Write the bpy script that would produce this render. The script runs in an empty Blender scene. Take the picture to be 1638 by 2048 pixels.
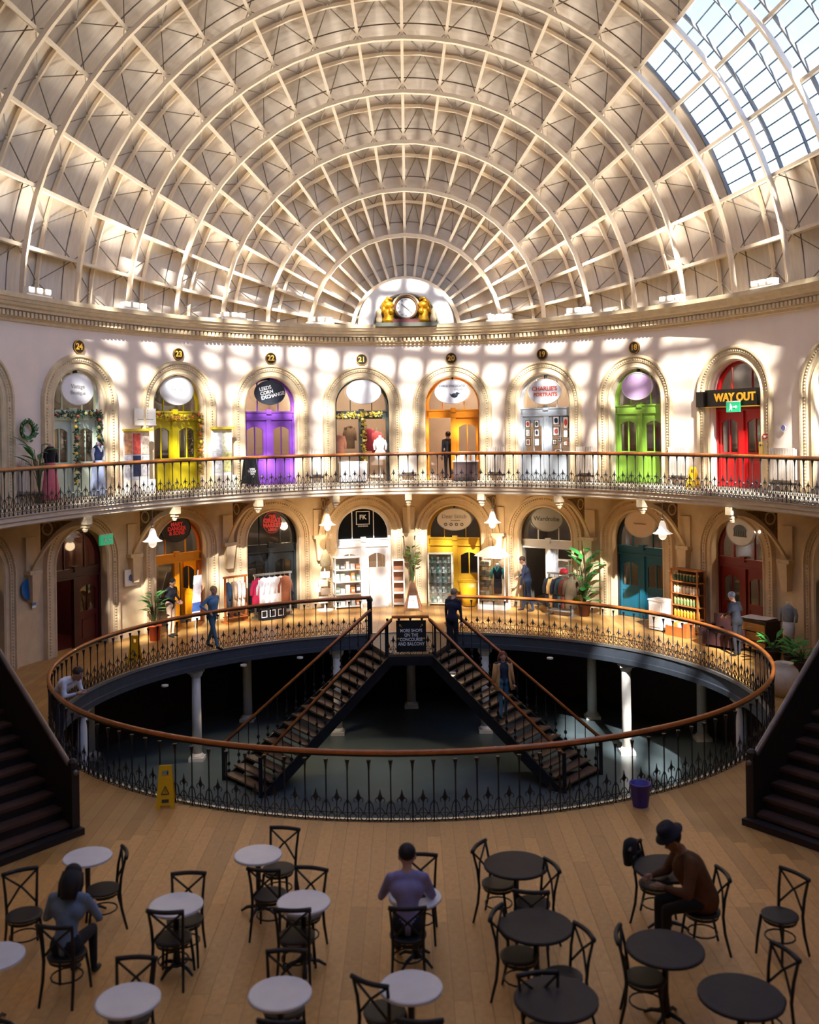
import bpy, math, random
from mathutils import Vector, Matrix
random.seed(7)
PI = math.pi
S = bpy.context.scene
COL = S.collection
rad, deg = math.radians, math.degrees

# ------------------------------------------------------------------ camera
F, PX0, PY0, ROLL, EYE = 2000.0, 815.0, 862.0, 0.0145, 6.0
cam_d = bpy.data.cameras.new('camera'); cam = bpy.data.objects.new('camera', cam_d); COL.objects.link(cam)
cam_d.sensor_fit = 'HORIZONTAL'; cam_d.sensor_width = 36.0; cam_d.lens = F / 1638 * 36.0
cam_d.shift_y = -(1024 - PY0) / 1638; cam_d.shift_x = (819 - PX0) / 1638
cam_d.clip_start = 0.3; cam_d.clip_end = 500
cam.location = (0, 0, EYE)
cam.rotation_euler = (Matrix.Rotation(rad(90), 4, 'X') @ Matrix.Rotation(-ROLL, 4, 'Z')).to_euler()
cam_d.dof.use_dof = True; cam_d.dof.focus_distance = 31.0
cam_d.dof.aperture_fstop = cam_d.lens / 1000 / 0.030 
S.camera = cam

# ------------------------------------------------------------------ sky, sun, exposure
SUN_EL, SUN_AZ = rad(36), rad(4)           # sun behind the camera, a touch to the right
w = bpy.data.worlds.new('sky'); S.world = w; w.use_nodes = True
nt = w.node_tree; nt.nodes.clear()
sky = nt.nodes.new('ShaderNodeTexSky'); sky.sky_type = 'NISHITA'; sky.sun_disc = False
sky.sun_elevation = SUN_EL; sky.sun_rotation = PI - SUN_AZ; sky.air_density = 1.0; sky.dust_density = 0.6; sky.ozone_density = 2.0
bg = nt.nodes.new('ShaderNodeBackground'); bg.inputs['Strength'].default_value = 0.26
ow = nt.nodes.new('ShaderNodeOutputWorld')
tint = nt.nodes.new('ShaderNodeMixRGB'); tint.blend_type = 'MULTIPLY'; tint.inputs[0].default_value = 1.0; tint.inputs[2].default_value = (0.88, 0.97, 1.18, 1)
nt.links.new(sky.outputs[0], tint.inputs[1]); nt.links.new(tint.outputs[0], bg.inputs[0]); nt.links.new(bg.outputs[0], ow.inputs[0])
sun_d = bpy.data.lights.new('sun', 'SUN'); sun_d.energy = 8.2; sun_d.angle = rad(1.0); sun_d.color = (1.0, 0.94, 0.84)
sun = bpy.data.objects.new('sun', sun_d); COL.objects.link(sun); sun.location = (4, -30, 40)
SD = Vector((-math.sin(SUN_AZ) * math.cos(SUN_EL), math.cos(SUN_AZ) * math.cos(SUN_EL), -math.sin(SUN_EL)))
sun.rotation_euler = SD.to_track_quat('-Z', 'Y').to_euler()
S.view_settings.view_transform = 'Standard'; S.view_settings.look = 'None'
S.view_settings.exposure = 1.56; S.view_settings.gamma = 1.0; S.view_settings.use_curve_mapping = False
cy = S.cycles
cy.use_denoising = True; cy.max_bounces = 7; cy.diffuse_bounces = 5; cy.glossy_bounces = 3
cy.transmission_bounces = 4; cy.transparent_max_bounces = 12; cy.caustics_reflective = False; cy.caustics_refractive = False
cy.sample_clamp_indirect = 8.0; cy.use_adaptive_sampling = True; cy.adaptive_threshold = 0.015

# ------------------------------------------------------------------ pixel -> world helpers (layout arithmetic only)
def ray(px, py):
    u, v = px - PX0, PY0 - py
    c, s = math.cos(ROLL), math.sin(ROLL)
    return (u * c + v * s) / F, (-u * s + v * c) / F
def at(px, py, h=0.0):
    a, b = ray(px, py); y = (h - EYE) / b
    return a * y, y
def aty(px, py, y):
    a, b = ray(px, py)
    return a * y, EYE + b * y

# ------------------------------------------------------------------ materials
def lin(h):
    c = [int(h[i:i + 2], 16) / 255 for i in (0, 2, 4)]
    return tuple(x / 12.92 if x <= 0.04045 else ((x + 0.055) / 1.055) ** 2.4 for x in c)
MATS = {}
def mat(name, hexc, rough=0.6, metal=0.0, var=0.12, scale=6.0, bump=0.0, emit=0.0, spec=0.5, stretch=None, coat=0.0):
    if name in MATS: return MATS[name]
    m = bpy.data.materials.new(name); m.use_nodes = True
    t = m.node_tree; b = t.nodes['Principled BSDF']
    c = lin(hexc)
    b.inputs['Roughness'].default_value = rough; b.inputs['Metallic'].default_value = metal
    b.inputs['Specular IOR Level'].default_value = spec; b.inputs['Coat Weight'].default_value = coat
    tc = t.nodes.new('ShaderNodeTexCoord'); mp = t.nodes.new('ShaderNodeMapping')
    if stretch: mp.inputs['Scale'].default_value = stretch
    nz = t.nodes.new('ShaderNodeTexNoise'); nz.inputs['Scale'].default_value = scale; nz.inputs['Detail'].default_value = 4
    rp = t.nodes.new('ShaderNodeValToRGB')
    rp.color_ramp.elements[0].position = 0.3; rp.color_ramp.elements[1].position = 0.7
    rp.color_ramp.elements[0].color = tuple(x * (1 - var) for x in c) + (1,)
    rp.color_ramp.elements[1].color = tuple(min(1, x * (1 + var)) for x in c) + (1,)
    t.links.new(tc.outputs['Object'], mp.inputs[0]); t.links.new(mp.outputs[0], nz.inputs[0])
    t.links.new(nz.outputs[0], rp.inputs[0]); t.links.new(rp.outputs[0], b.inputs['Base Color'])
    if bump:
        bp = t.nodes.new('ShaderNodeBump'); bp.inputs['Strength'].default_value = bump; bp.inputs['Distance'].default_value = 0.02
        t.links.new(nz.outputs[0], bp.inputs['Height']); t.links.new(bp.outputs[0], b.inputs['Normal'])
    if emit:
        b.inputs['Emission Color'].default_value = c + (1,); b.inputs['Emission Strength'].default_value = emit
    MATS[name] = m
    return m
def glass_mat(name, hexc='ffffff', refl=0.12, tint=0.9):
    if name in MATS: return MATS[name]
    m = bpy.data.materials.new(name); m.use_nodes = True
    t = m.node_tree; t.nodes.clear()
    o = t.nodes.new('ShaderNodeOutputMaterial'); mx = t.nodes.new('ShaderNodeMixShader')
    tr = t.nodes.new('ShaderNodeBsdfTransparent'); gl = t.nodes.new('ShaderNodeBsdfGlossy')
    fr = t.nodes.new('ShaderNodeLayerWeight'); mu = t.nodes.new('ShaderNodeMath'); mu.operation = 'MULTIPLY_ADD'
    nz = t.nodes.new('ShaderNodeTexNoise'); nz.inputs['Scale'].default_value = 3.0
    c = lin(hexc); tr.inputs[0].default_value = tuple(x * tint for x in c) + (1,)
    gl.inputs['Roughness'].default_value = 0.04
    fr.inputs[0].default_value = 0.35; mu.inputs[1].default_value = 0.5; mu.inputs[2].default_value = refl
    t.links.new(fr.outputs['Fresnel'], mu.inputs[0]); t.links.new(mu.outputs[0], mx.inputs[0])
    rp = t.nodes.new('ShaderNodeMapRange'); rp.inputs[3].default_value = 0.02; rp.inputs[4].default_value = 0.08
    t.links.new(nz.outputs[0], rp.inputs[0]); t.links.new(rp.outputs[0], gl.inputs['Roughness'])
    t.links.new(tr.outputs[0], mx.inputs[1]); t.links.new(gl.outputs[0], mx.inputs[2]); t.links.new(mx.outputs[0], o.inputs[0])
    MATS[name] = m
    return m
def board_mat(name, hexa, hexb, width=0.20, rough=0.45):
    if name in MATS: return MATS[name]
    m = bpy.data.materials.new(name); m.use_nodes = True
    t = m.node_tree; b = t.nodes['Principled BSDF']; b.inputs['Roughness'].default_value = rough
    tc = t.nodes.new('ShaderNodeTexCoord'); mp = t.nodes.new('ShaderNodeMapping'); mp.inputs['Rotation'].default_value = (0, 0, rad(90))
    br = t.nodes.new('ShaderNodeTexBrick'); br.inputs['Scale'].default_value = 1.0
    br.inputs['Brick Width'].default_value = 2.4; br.inputs['Row Height'].default_value = width; br.inputs['Mortar Size'].default_value = 0.004
    br.inputs['Color1'].default_value = lin(hexa) + (1,); br.inputs['Color2'].default_value = lin(hexb) + (1,)
    br.inputs['Mortar'].default_value = tuple(x * 0.6 for x in lin(hexb)) + (1,)
    nz = t.nodes.new('ShaderNodeTexNoise'); nz.inputs['Scale'].default_value = 1.3; nz.inputs['Detail'].default_value = 5
    mx = t.nodes.new('ShaderNodeMixRGB'); mx.blend_type = 'MULTIPLY'; mx.inputs[0].default_value = 0.55
    t.links.new(tc.outputs['Object'], mp.inputs[0]); t.links.new(mp.outputs[0], br.inputs[0]); t.links.new(tc.outputs['Object'], nz.inputs[0])
    t.links.new(br.outputs[0], mx.inputs[1]); t.links.new(nz.outputs[0], mx.inputs[2]); t.links.new(mx.outputs[0], b.inputs['Base Color'])
    bp = t.nodes.new('ShaderNodeBump'); bp.inputs['Strength'].default_value = 0.2; bp.inputs['Distance'].default_value = 0.005; bp.invert = True
    t.links.new(br.outputs['Fac'], bp.inputs['Height']); t.links.new(bp.outputs[0], b.inputs['Normal'])
    MATS[name] = m
    return m

plaster = mat('plaster', 'ead8c6', 0.85, var=0.04, scale=1.5, bump=0.05)
stone = mat('carved stone', 'd2bc96', 0.8, var=0.10, scale=5, bump=0.15)
stone_low = mat('buff stone', 'd0b892', 0.8, var=0.10, scale=3, bump=0.15)
cream_iron = mat('cream painted iron', 'dac8ae', 0.45, var=0.05)
deck_m = mat('roof boards', 'cfc3b4', 0.8, var=0.08, scale=2, stretch=(1, 6, 1))
black_iron = mat('black cast iron', '15161b', 0.45, var=0.2)
dark_wood = mat('dark stained oak', '2a1710', 0.5, var=0.25, scale=4, stretch=(6, 1, 1))
rail_wood = mat('polished mahogany', 'b5652a', 0.28, var=0.18, scale=8, coat=0.4)
floor_m = board_mat('oak floor boards', 'dba760', 'c08c48')
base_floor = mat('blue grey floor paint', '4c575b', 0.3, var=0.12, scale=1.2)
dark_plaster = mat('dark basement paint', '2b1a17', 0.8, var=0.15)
fascia_m = mat('slate blue fascia paint', '3a4049', 0.5, var=0.1)
steel = mat('brushed steel edge', 'b9b7b2', 0.35, metal=0.8, var=0.08)
white_paint = mat('white paint', 'ece7df', 0.5, var=0.03)
gold = mat('gilding', 'c8901e', 0.35, metal=0.7, var=0.2, scale=12)
glass = glass_mat('window glass')
roof_glass = glass_mat('roof glass', 'f2f7ff', 0.02, 0.95)

# ------------------------------------------------------------------ mesh builder
class MB:
    def __init__(self): self.v = []; self.f = []; self.m = []; self.mi = 0
    def add(self, vs, fs):
        o = len(self.v); self.v += [tuple(p) for p in vs]
        self.f += [tuple(i + o for i in f) for f in fs]; self.m += [self.mi] * len(fs)
        return self
    def use(self, i): self.mi = i; return self
    def box(self, x0, x1, y0, y1, z0, z1):
        return self.add([(x0, y0, z0), (x1, y0, z0), (x1, y1, z0), (x0, y1, z0), (x0, y0, z1), (x1, y0, z1), (x1, y1, z1), (x0, y1, z1)],
                        [(0, 3, 2, 1), (4, 5, 6, 7), (0, 1, 5, 4), (1, 2, 6, 5), (2, 3, 7, 6), (3, 0, 4, 7)])
    def cbox(self, c, s, rz=0.0, taper=1.0):
        x, y, z = s[0] / 2, s[1] / 2, s[2] / 2; co, si = math.cos(rz), math.sin(rz); vs = []
        for k, zz in ((1, -z), (taper, z)):
            for a, b in ((-x, -y), (x, -y), (x, y), (-x, y)):
                a, b = a * k, b * k
                vs.append((c[0] + a * co - b * si, c[1] + a * si + b * co, c[2] + zz))
        return self.add(vs, [(0, 3, 2, 1), (4, 5, 6, 7), (0, 1, 5, 4), (1, 2, 6, 5), (2, 3, 7, 6), (3, 0, 4, 7)])
    def quad(self, a, b, c, d): return self.add([a, b, c, d], [(0, 1, 2, 3)])
    def tube(self, pts, r, n=6, caps=True, closed=False, flat=None):
        pts = [Vector(p) for p in pts]; N = len(pts); rs = r if isinstance(r, (list, tuple)) else [r] * N
        vs = []; prev = None
        for i, p in enumerate(pts):
            a = pts[(i - 1) % N] if (closed or i > 0) else p; b = pts[(i + 1) % N] if (closed or i < N - 1) else p
            d = (b - a)
            d = d.normalized() if d.length > 1e-9 else Vector((0, 0, 1))
            if prev is None:
                up = Vector((0, 0, 1)) if abs(d.z) < 0.9 else Vector((0, 1, 0))
                x = d.cross(up).normalized()
            else:
                x = (prev - d * prev.dot(d))
                x = x.normalized() if x.length > 1e-6 else d.orthogonal().normalized()
            prev = x; yv = d.cross(x)
            for k in range(n):
                t = 2 * PI * (k + 0.5) / n
                q = p + (x * math.cos(t) + yv * math.sin(t)) * rs[i]
                if flat: q = Vector((q.x, p.y + (q.y - p.y) * flat, q.z))
                vs.append(q)
        fs = []
        for i in range(N if closed else N - 1):
            j = (i + 1) % N
            for k in range(n):
                l = (k + 1) % n
                fs.append((i * n + k, i * n + l, j * n + l, j * n + k))
        if caps and not closed:
            fs.append(tuple(range(n - 1, -1, -1))); fs.append(tuple((N - 1) * n + k for k in range(n)))
        return self.add(vs, fs)
    def lathe(self, prof, n=16, c=(0, 0, 0), sx=1.0, sy=1.0, cap=True):
        vs = []; fs = []
        for r, z in prof:
            for k in range(n):
                t = 2 * PI * k / n
                vs.append((c[0] + r * sx * math.cos(t), c[1] + r * sy * math.sin(t), c[2] + z))
        for i in range(len(prof) - 1):
            for k in range(n):
                l = (k + 1) % n
                fs.append((i * n + k, i * n + l, (i + 1) * n + l, (i + 1) * n + k))
        if cap:
            fs.append(tuple(range(n - 1, -1, -1))); fs.append(tuple((len(prof) - 1) * n + k for k in range(n)))
        return self.add(vs, fs)
    def ell(self, c, r, n=10, m=6):
        if not isinstance(r, (tuple, list)): r = (r, r, r)
        prof = []
        vs = [(c[0], c[1], c[2] - r[2])]; fs = []
        for i in range(1, m):
            t = -PI / 2 + PI * i / m
            for k in range(n):
                a = 2 * PI * k / n
                vs.append((c[0] + r[0] * math.cos(t) * math.cos(a), c[1] + r[1] * math.cos(t) * math.sin(a), c[2] + r[2] * math.sin(t)))
        vs.append((c[0], c[1], c[2] + r[2])); top = len(vs) - 1
        for k in range(n):
            l = (k + 1) % n
            fs.append((0, 1 + l, 1 + k)); fs.append((top, 1 + (m - 2) * n + k, 1 + (m - 2) * n + l))
            for i in range(m - 2):
                fs.append((1 + i * n + k, 1 + i * n + l, 1 + (i + 1) * n + l, 1 + (i + 1) * n + k))
        return self.add(vs, fs)
    def prism(self, poly, y0, y1):
        """poly in x,z extruded along y"""
        n = len(poly)
        vs = [(x, y0, z) for x, z in poly] + [(x, y1, z) for x, z in poly]
        fs = [tuple(range(n)), tuple(range(2 * n - 1, n - 1, -1))]
        fs += [(i, i + n, (i + 1) % n + n, (i + 1) % n) for i in range(n)]
        return self.add(vs, fs)
    def zprism(self, poly, z0, z1):
        n = len(poly)
        vs = [(x, y, z0) for x, y in poly] + [(x, y, z1) for x, y in poly]
        fs = [tuple(range(n - 1, -1, -1)), tuple(range(n, 2 * n))]
        fs += [(i, (i + 1) % n, (i + 1) % n + n, i + n) for i in range(n)]
        return self.add(vs, fs)
    def xform(self, M, start=0):
        for i in range(start, len(self.v)): self.v[i] = tuple(M @ Vector(self.v[i]))
        return self
    def mesh(self, name, mats, smooth=False):
        me = bpy.data.meshes.new(name); me.from_pydata(self.v, [], self.f)
        if not isinstance(mats, (list, tuple)): mats = [mats]
        for m in mats: me.materials.append(m)
        if len(mats) > 1: me.polygons.foreach_set('material_index', self.m)
        if smooth: me.polygons.foreach_set('use_smooth', [True] * len(self.f))
        me.update()
        return me
    def build(self, name, mats, parent=None, smooth=False, loc=None, rz=None):
        return O(name, self.mesh(name, mats, smooth), parent, loc, rz)

def O(name, data, parent=None, loc=None, rz=None, rot=None):
    o = bpy.data.objects.new(name, data); COL.objects.link(o)
    if parent: o.parent = parent
    if loc is not None: o.location = loc
    if rz is not None: o.rotation_euler = (0, 0, rz)
    if rot is not None: o.rotation_euler = rot
    return o
def tag(o, label=None, cat=None, group=None, kind=None):
    if label: o['label'] = label
    if cat: o['category'] = cat
    if group: o['group'] = group
    if kind: o['kind'] = kind
    return o
def T(name, label, cat, loc=(0, 0, 0), rz=0.0, group=None, kind=None):
    o = O(name, None, None, loc, rz); o.empty_display_size = 0.2
    return tag(o, label, cat, group, kind)
def kids(o): return [c for c in COL.objects if c.parent == o]
def copy_tree(o, loc=None, rz=None, label=None, group=None, tree=None):
    r = o.copy(); COL.objects.link(r)
    if loc is not None: r.location = loc
    if rz is not None: r.rotation_euler = (0, 0, rz)
    if label: r['label'] = label
    if group: r['group'] = group
    for ch in o.children:
        c = ch.copy(); COL.objects.link(c); c.parent = r
        for g in ch.children:
            d = g.copy(); COL.objects.link(d); d.parent = c
    return r
def text(body, size, parent, loc, m, rz=0.0, tilt=0.0, extr=0.006, name='lettering', sx=1.0, align='CENTER', spacing=1.0, bold=0.0):
    c = bpy.data.curves.new(name, 'FONT'); c.body = body; c.size = size; c.extrude = extr; c.align_x = align; c.align_y = 'CENTER'
    c.space_line = spacing; c.offset = bold; c.resolution_u = 3
    c.materials.append(m)
    o = O(name, c, parent, loc); o.rotation_euler = Matrix.Rotation(rad(90), 3, 'X').to_4x4().to_euler() if not tilt else (Matrix.Rotation(rad(90), 4, 'X') @ Matrix.Rotation(tilt, 4, 'Z')).to_euler()
    o.scale = (sx, 1, 1)
    return o

# ------------------------------------------------------------------ the oval hall
YC, A, B = 17.0, 17.9, 11.8
FL, BAL, BASE = 0.0, 4.26, -3.0
AX = EYE + 3.45                     # height of the roof's long axis
def EP(phi, d=0.0, a=A, b=B):
    t = rad(phi); x, y = b * math.sin(t), YC + a * math.cos(t)
    n = Vector((math.sin(t) / b, math.cos(t) / a)).normalized()
    return x + n.x * d, y + n.y * d
def NRM(phi):
    t = rad(phi); return Vector((math.sin(t) / B, math.cos(t) / A)).normalized()
def speed(phi):
    t = rad(phi); return math.hypot(B * math.cos(t), A * math.sin(t))
def WL(phi0, s, d, h):
    x, y = EP(phi0 + deg(s / speed(phi0)), d)
    return (x, y, h)
def wall_rz(phi):
    n = NRM(phi); return math.atan2(n.y, n.x) - PI / 2
def phi_for(u):
    """parametric angle of the wall point seen at u pixels from the axis"""
    lo, hi = 0.0, 80.0
    for _ in range(50):
        m = (lo + hi) / 2; x, y = EP(m)
        if x / y * F < abs(u): lo = m
        else: hi = m
    return math.copysign(lo, u)
BAYS = [phi_for(90), phi_for(272.5), phi_for(457.5), phi_for(657), 64.9]
EDGES = [0.0] + [(BAYS[i] + BAYS[i + 1]) / 2 for i in range(4)] + [71.5]
ALLBAYS = [(-BAYS[i], -EDGES[i + 1], -EDGES[i]) for i in range(4, -1, -1)] + [(BAYS[i], EDGES[i], EDGES[i + 1]) for i in range(5)]
RO = 0.95                           # opening half width
SPR = {0: 2.43, 1: BAL + 2.64}      # spring height of the arches

def ring(mb, prof, p0, p1, step, closed=False, a=A, b=B):
    """sweep a profile [(inset, h)] along the oval; inset > 0 is towards the room"""
    n = max(1, int(round((p1 - p0) / step))); cols = []
    for i in range(n + 1):
        phi = p0 + (p1 - p0) * i / n
        cols.append([EP(phi, -d, a, b) + (h,) for d, h in prof])
    vs = [p for c in cols for p in c]; k = len(prof); fs = []
    for i in range(n):
        for j in range(k - 1):
            fs.append((i * k + j, (i + 1) * k + j, (i + 1) * k + j + 1, i * k + j + 1))
    mb.add(vs, fs)

def wall_level(name, label, floor, top, spring, m_wall):
    mb = MB()
    for phi, e0, e1 in ALLBAYS:
        sp = speed(phi); sl = rad(e0 - phi) * sp; sr = rad(e1 - phi) * sp
        for s0, s1 in ((sl, -RO), (RO, sr)):
            n = 4
            for i in range(n):
                a0, a1 = s0 + (s1 - s0) * i / n, s0 + (s1 - s0) * (i + 1) / n
                mb.quad(WL(phi, a0, 0, floor), WL(phi, a1, 0, floor), WL(phi, a1, 0, top), WL(phi, a0, 0, top))
        K = 20; pts = [(-RO * math.cos(PI * i / K), spring + RO * math.sin(PI * i / K)) for i in range(K + 1)]
        for i in range(K):
            (x0, z0), (x1, z1) = pts[i], pts[i + 1]
            mb.quad(WL(phi, x0, 0, z0), WL(phi, x1, 0, z1), WL(phi, x1, 0, top), WL(phi, x0, 0, top))
        path = [(-RO, floor)] + pts + [(RO, floor)]
        for (x0, z0), (x1, z1) in zip(path[:-1], path[1:]):
            mb.quad(WL(phi, x0, 0, z0), WL(phi, x0, 0.42, z0), WL(phi, x1, 0.42, z1), WL(phi, x1, 0, z1))
    for p0, p1 in ((71.5, 180), (-180, -71.5)): ring(mb, [(0, floor), (0, top)], p0, p1, 4)
    o = mb.build(name, m_wall); tag(o, label, 'wall', kind='structure')
    return o
wall_level('wall_concourse', 'buff lower wall of the oval hall with round arched shop openings', FL, BAL, SPR[0], stone_low)
wall_level('wall_balcony', 'cream plaster upper wall with arched shopfronts along the balcony', BAL, 9.1, SPR[1], plaster)

# shop rooms behind the openings
room_dark = mat('dim shop interior', '4a423c', 0.9, var=0.2, scale=1)
room_light = mat('pale shop interior', 'b9a898', 0.9, var=0.1, scale=1)
room_red = mat('dark red lobby wall', '5a1512', 0.85, var=0.15, scale=1)
def shop_room(phi, floor, m, depth=2.6, glow=12):
    mb = MB(); x0, x1, y0, y1, z0, z1 = -1.3, 1.3, 0.42, 0.42 + depth, floor, floor + 3.75
    for f in ([(x0, y1, z0), (x1, y1, z0), (x1, y1, z1), (x0, y1, z1)], [(x0, y0, z0), (x0, y1, z0), (x0, y1, z1), (x0, y0, z1)],
              [(x1, y1, z0), (x1, y0, z0), (x1, y0, z1), (x1, y1, z1)], [(x0, y0, z0), (x1, y0, z0), (x1, y1, z0), (x0, y1, z0)],
              [(x0, y0, z1), (x0, y1, z1), (x1, y1, z1), (x1, y0, z1)]): mb.quad(*f)
    # front returns beside the arch
    mb.quad((x0, y0, z0), (x0, y0, z1), (-RO, y0, z1), (-RO, y0, z0)); mb.quad((RO, y0, z0), (RO, y0, z1), (x1, y0, z1), (x1, y0, z0))
    x, y = EP(phi)
    o = mb.build('wall_shop_room', m, None, False, (x, y, 0), wall_rz(phi))
    tag(o, None, 'wall', kind='structure')
    MB().cbox((0, 1.2, floor + 3.7), (0.9, 0.25, 0.06)).build('fill_panel', mat('shop fill panel', 'ffe2b4', 0.4, emit=4.0, var=0.0), o)  # unseen glowing panel added in every shop room to brighten its interior
    l = bpy.data.lights.new('fill_light', 'POINT'); l.energy = glow; l.color = (1, 0.85, 0.65); l.shadow_soft_size = 0.2; O('fill_light', l, o, (0, 1.2, floor + 3.4))  # added fill light, keeps the rooms behind the glass from going black
    return o

# ------------------------------------------------------------------ arch surrounds with beaded edge
def arch_path(spring, floor, K=22):
    p = [((-1, 0), -1, floor), ((-1, 0), -1, spring)]
    out = [(-1.0, 0.0, 0.0, floor)]
    for i in range(K + 1):
        t = PI - PI * i / K
        out.append((math.cos(t), math.sin(t), None, spring))
    out.append((1.0, 0.0, 0.0, floor))
    return out
def surround(phi, floor, spring, m, label):
    prof = [(0.0, 0.0), (0.0, -0.05), (0.05, -0.08), (0.10, -0.05), (0.20, -0.04), (0.22, -0.08), (0.34, -0.08), (0.36, -0.13), (0.42, -0.13), (0.44, 0.0)]
    path = arch_path(spring, floor); mb = MB(); k = len(prof); vs = []
    for dx, dz, _, h in path:
        for dr, d in prof: vs.append(WL(phi, dx * (RO + dr), d, h + dz * (RO + dr)))
    fs = [(i * k + j, i * k + j + 1, (i + 1) * k + j + 1, (i + 1) * k + j) for i in range(len(path) - 1) for j in range(k - 1)]
    mb.add(vs, fs)
    o = mb.build('trim_arch', m); tag(o, label, 'arch', kind='structure')
    bd = MB(); r = RO + 0.28; step = 0.085
    hs = [floor + 0.1 + i * step for i in range(int((spring - floor - 0.1) / step))]
    pos = [(-r, h) for h in hs] + [(-r * math.cos(i * step / r), spring + r * math.sin(i * step / r)) for i in range(int(PI * r / step) + 1)] + [(r, h) for h in hs]
    for s, h in pos: bd.ell(WL(phi, s, -0.085, h), (0.032, 0.032, 0.032), 5, 4)
    b = bd.build('bead_moulding', m, o, True); b['kind'] = 'stuff'
    return o
NAMES = ['left edge', 'far left', 'second from left', 'third from left', 'centre left', 'centre right', 'third from right', 'second from right', 'far right', 'right edge']
for i, (phi, e0, e1) in enumerate(ALLBAYS):
    surround(phi, FL, SPR[0], stone_low, f'beaded stone arch surround, {NAMES[i]} of the concourse arches')
    surround(phi, BAL, SPR[1], stone, f'beaded stone arch surround, {NAMES[i]} of the balcony arches')

# ------------------------------------------------------------------ floors, balcony, cornice
WA, WB, WYC = 7.2, 7.7, 22.6       # the well
def WP(phi, d=0.0):
    t = rad(phi); x, y = WB * math.sin(t), WYC + WA * math.cos(t)
    n = Vector((math.sin(t) / WB, math.cos(t) / WA)).normalized()
    return x + n.x * d, y + n.y * d
mb = MB(); N = 120; vs = []
for i in range(N):
    p = 360 * i / N
    ox, oy = EP(p, 0.45)
    ang = math.atan2(ox - 0, oy - WYC); t = deg(math.atan2(math.sin(ang) / WB, math.cos(ang) / WA))
    ix, iy = WP(t)
    vs += [(ix, iy, 0), (ox, oy, 0), (ix, iy, -0.4), (ox, oy, -0.4)]
fs = []
for i in range(N):
    j = (i + 1) % N
    fs += [(4 * i, 4 * i + 1, 4 * j + 1, 4 * j), (4 * i + 2, 4 * j + 2, 4 * j + 3, 4 * i + 3)]
mb.add(vs, fs)
floor = tag(mb.build('floor', floor_m), 'brown boarded concourse floor around the oval well', 'floor', kind='structure')
bm_f = mat('oak floor board', 'cf9a56', 0.42, var=0.10, scale=3, stretch=(1, 8, 1))
tb = bm_f.node_tree; oi = tb.nodes.new('ShaderNodeObjectInfo'); mr = tb.nodes.new('ShaderNodeMapRange'); mr.inputs[3].default_value = 0.80; mr.inputs[4].default_value = 1.10
mxx = tb.nodes.new('ShaderNodeMixRGB'); mxx.blend_type = 'MULTIPLY'; mxx.inputs[0].default_value = 1.0
pb = tb.nodes['Principled BSDF']; src = pb.inputs['Base Color'].links[0].from_socket
tb.links.new(oi.outputs['Random'], mr.inputs[0]); tb.links.new(src, mxx.inputs[1]); tb.links.new(mr.outputs[0], mxx.inputs[2]); tb.links.new(mxx.outputs[0], pb.inputs['Base Color'])
unit = MB().box(-0.5, 0.5, 0, 1, 0, 1).mesh('floor_board', bm_f)
bw = 0.20; R0 = random.Random(21)
for c in range(-28, 28):                                   # the boards the cafe stands on, one by one
    xm = (c + 0.5) * bw; xe = max(abs(c * bw), abs((c + 1) * bw))
    yend = WYC - WA * math.sqrt(max(0, 1 - (min(abs(c * bw), abs((c + 1) * bw)) / WB) ** 2)) - 0.08
    if abs(xm) > 4.2: yend = min(yend, 14.9 - (abs(xm) - 4.2) * 1.0)
    y0b = 8.4 - R0.uniform(0, 1.4)
    while y0b < yend - 0.05:
        y1b = min(yend, y0b + R0.uniform(2.0, 3.0))
        if yend - y1b < 0.5: y1b = yend
        ob_ = O('floor_board', unit, floor, (xm, y0b + 0.0015, 0.0)); ob_.scale = (bw - 0.004, y1b - y0b - 0.003, 0.004)
        y0b = y1b
def well_ring(prof, p0, p1, step):
    mb = MB(); n = int(round((p1 - p0) / step)); k = len(prof); vs = []
    for i in range(n + 1):
        p = p0 + (p1 - p0) * i / n
        vs += [WP(p, d) + (h,) for d, h in prof]
    fs = [(i * k + j, i * k + j + 1, (i + 1) * k + j + 1, (i + 1) * k + j) for i in range(n) for j in range(k - 1)]
    return mb.add(vs, fs)
o = well_ring([(0.02, 0.02), (-0.04, 0.02), (-0.04, -0.05), (0.0, -0.05)], 0, 360, 3).build('trim_1', steel); tag(o, 'pale steel nosing around the rim of the well', 'edge', kind='structure')
o = well_ring([(0.0, -0.05), (-0.01, -0.30), (-0.06, -0.31), (-0.06, -0.44), (0.25, -0.46)], 0, 360, 3).build('trim_2', fascia_m); tag(o, 'slate blue fascia around the rim of the well', 'edge', kind='structure')
mb = MB(); ring(mb, [(0.0, 0), (0, BASE), ], -180, 180, 5)
ring(mb, [(-0.4, -0.4), (0, -0.4)], -180, 180, 5)
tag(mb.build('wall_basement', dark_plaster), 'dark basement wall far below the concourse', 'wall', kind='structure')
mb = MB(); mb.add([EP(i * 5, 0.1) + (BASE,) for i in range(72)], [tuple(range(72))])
tag(mb.build('floor_basement', base_floor), 'blue grey basement floor seen down the well', 'floor', kind='structure')

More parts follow.
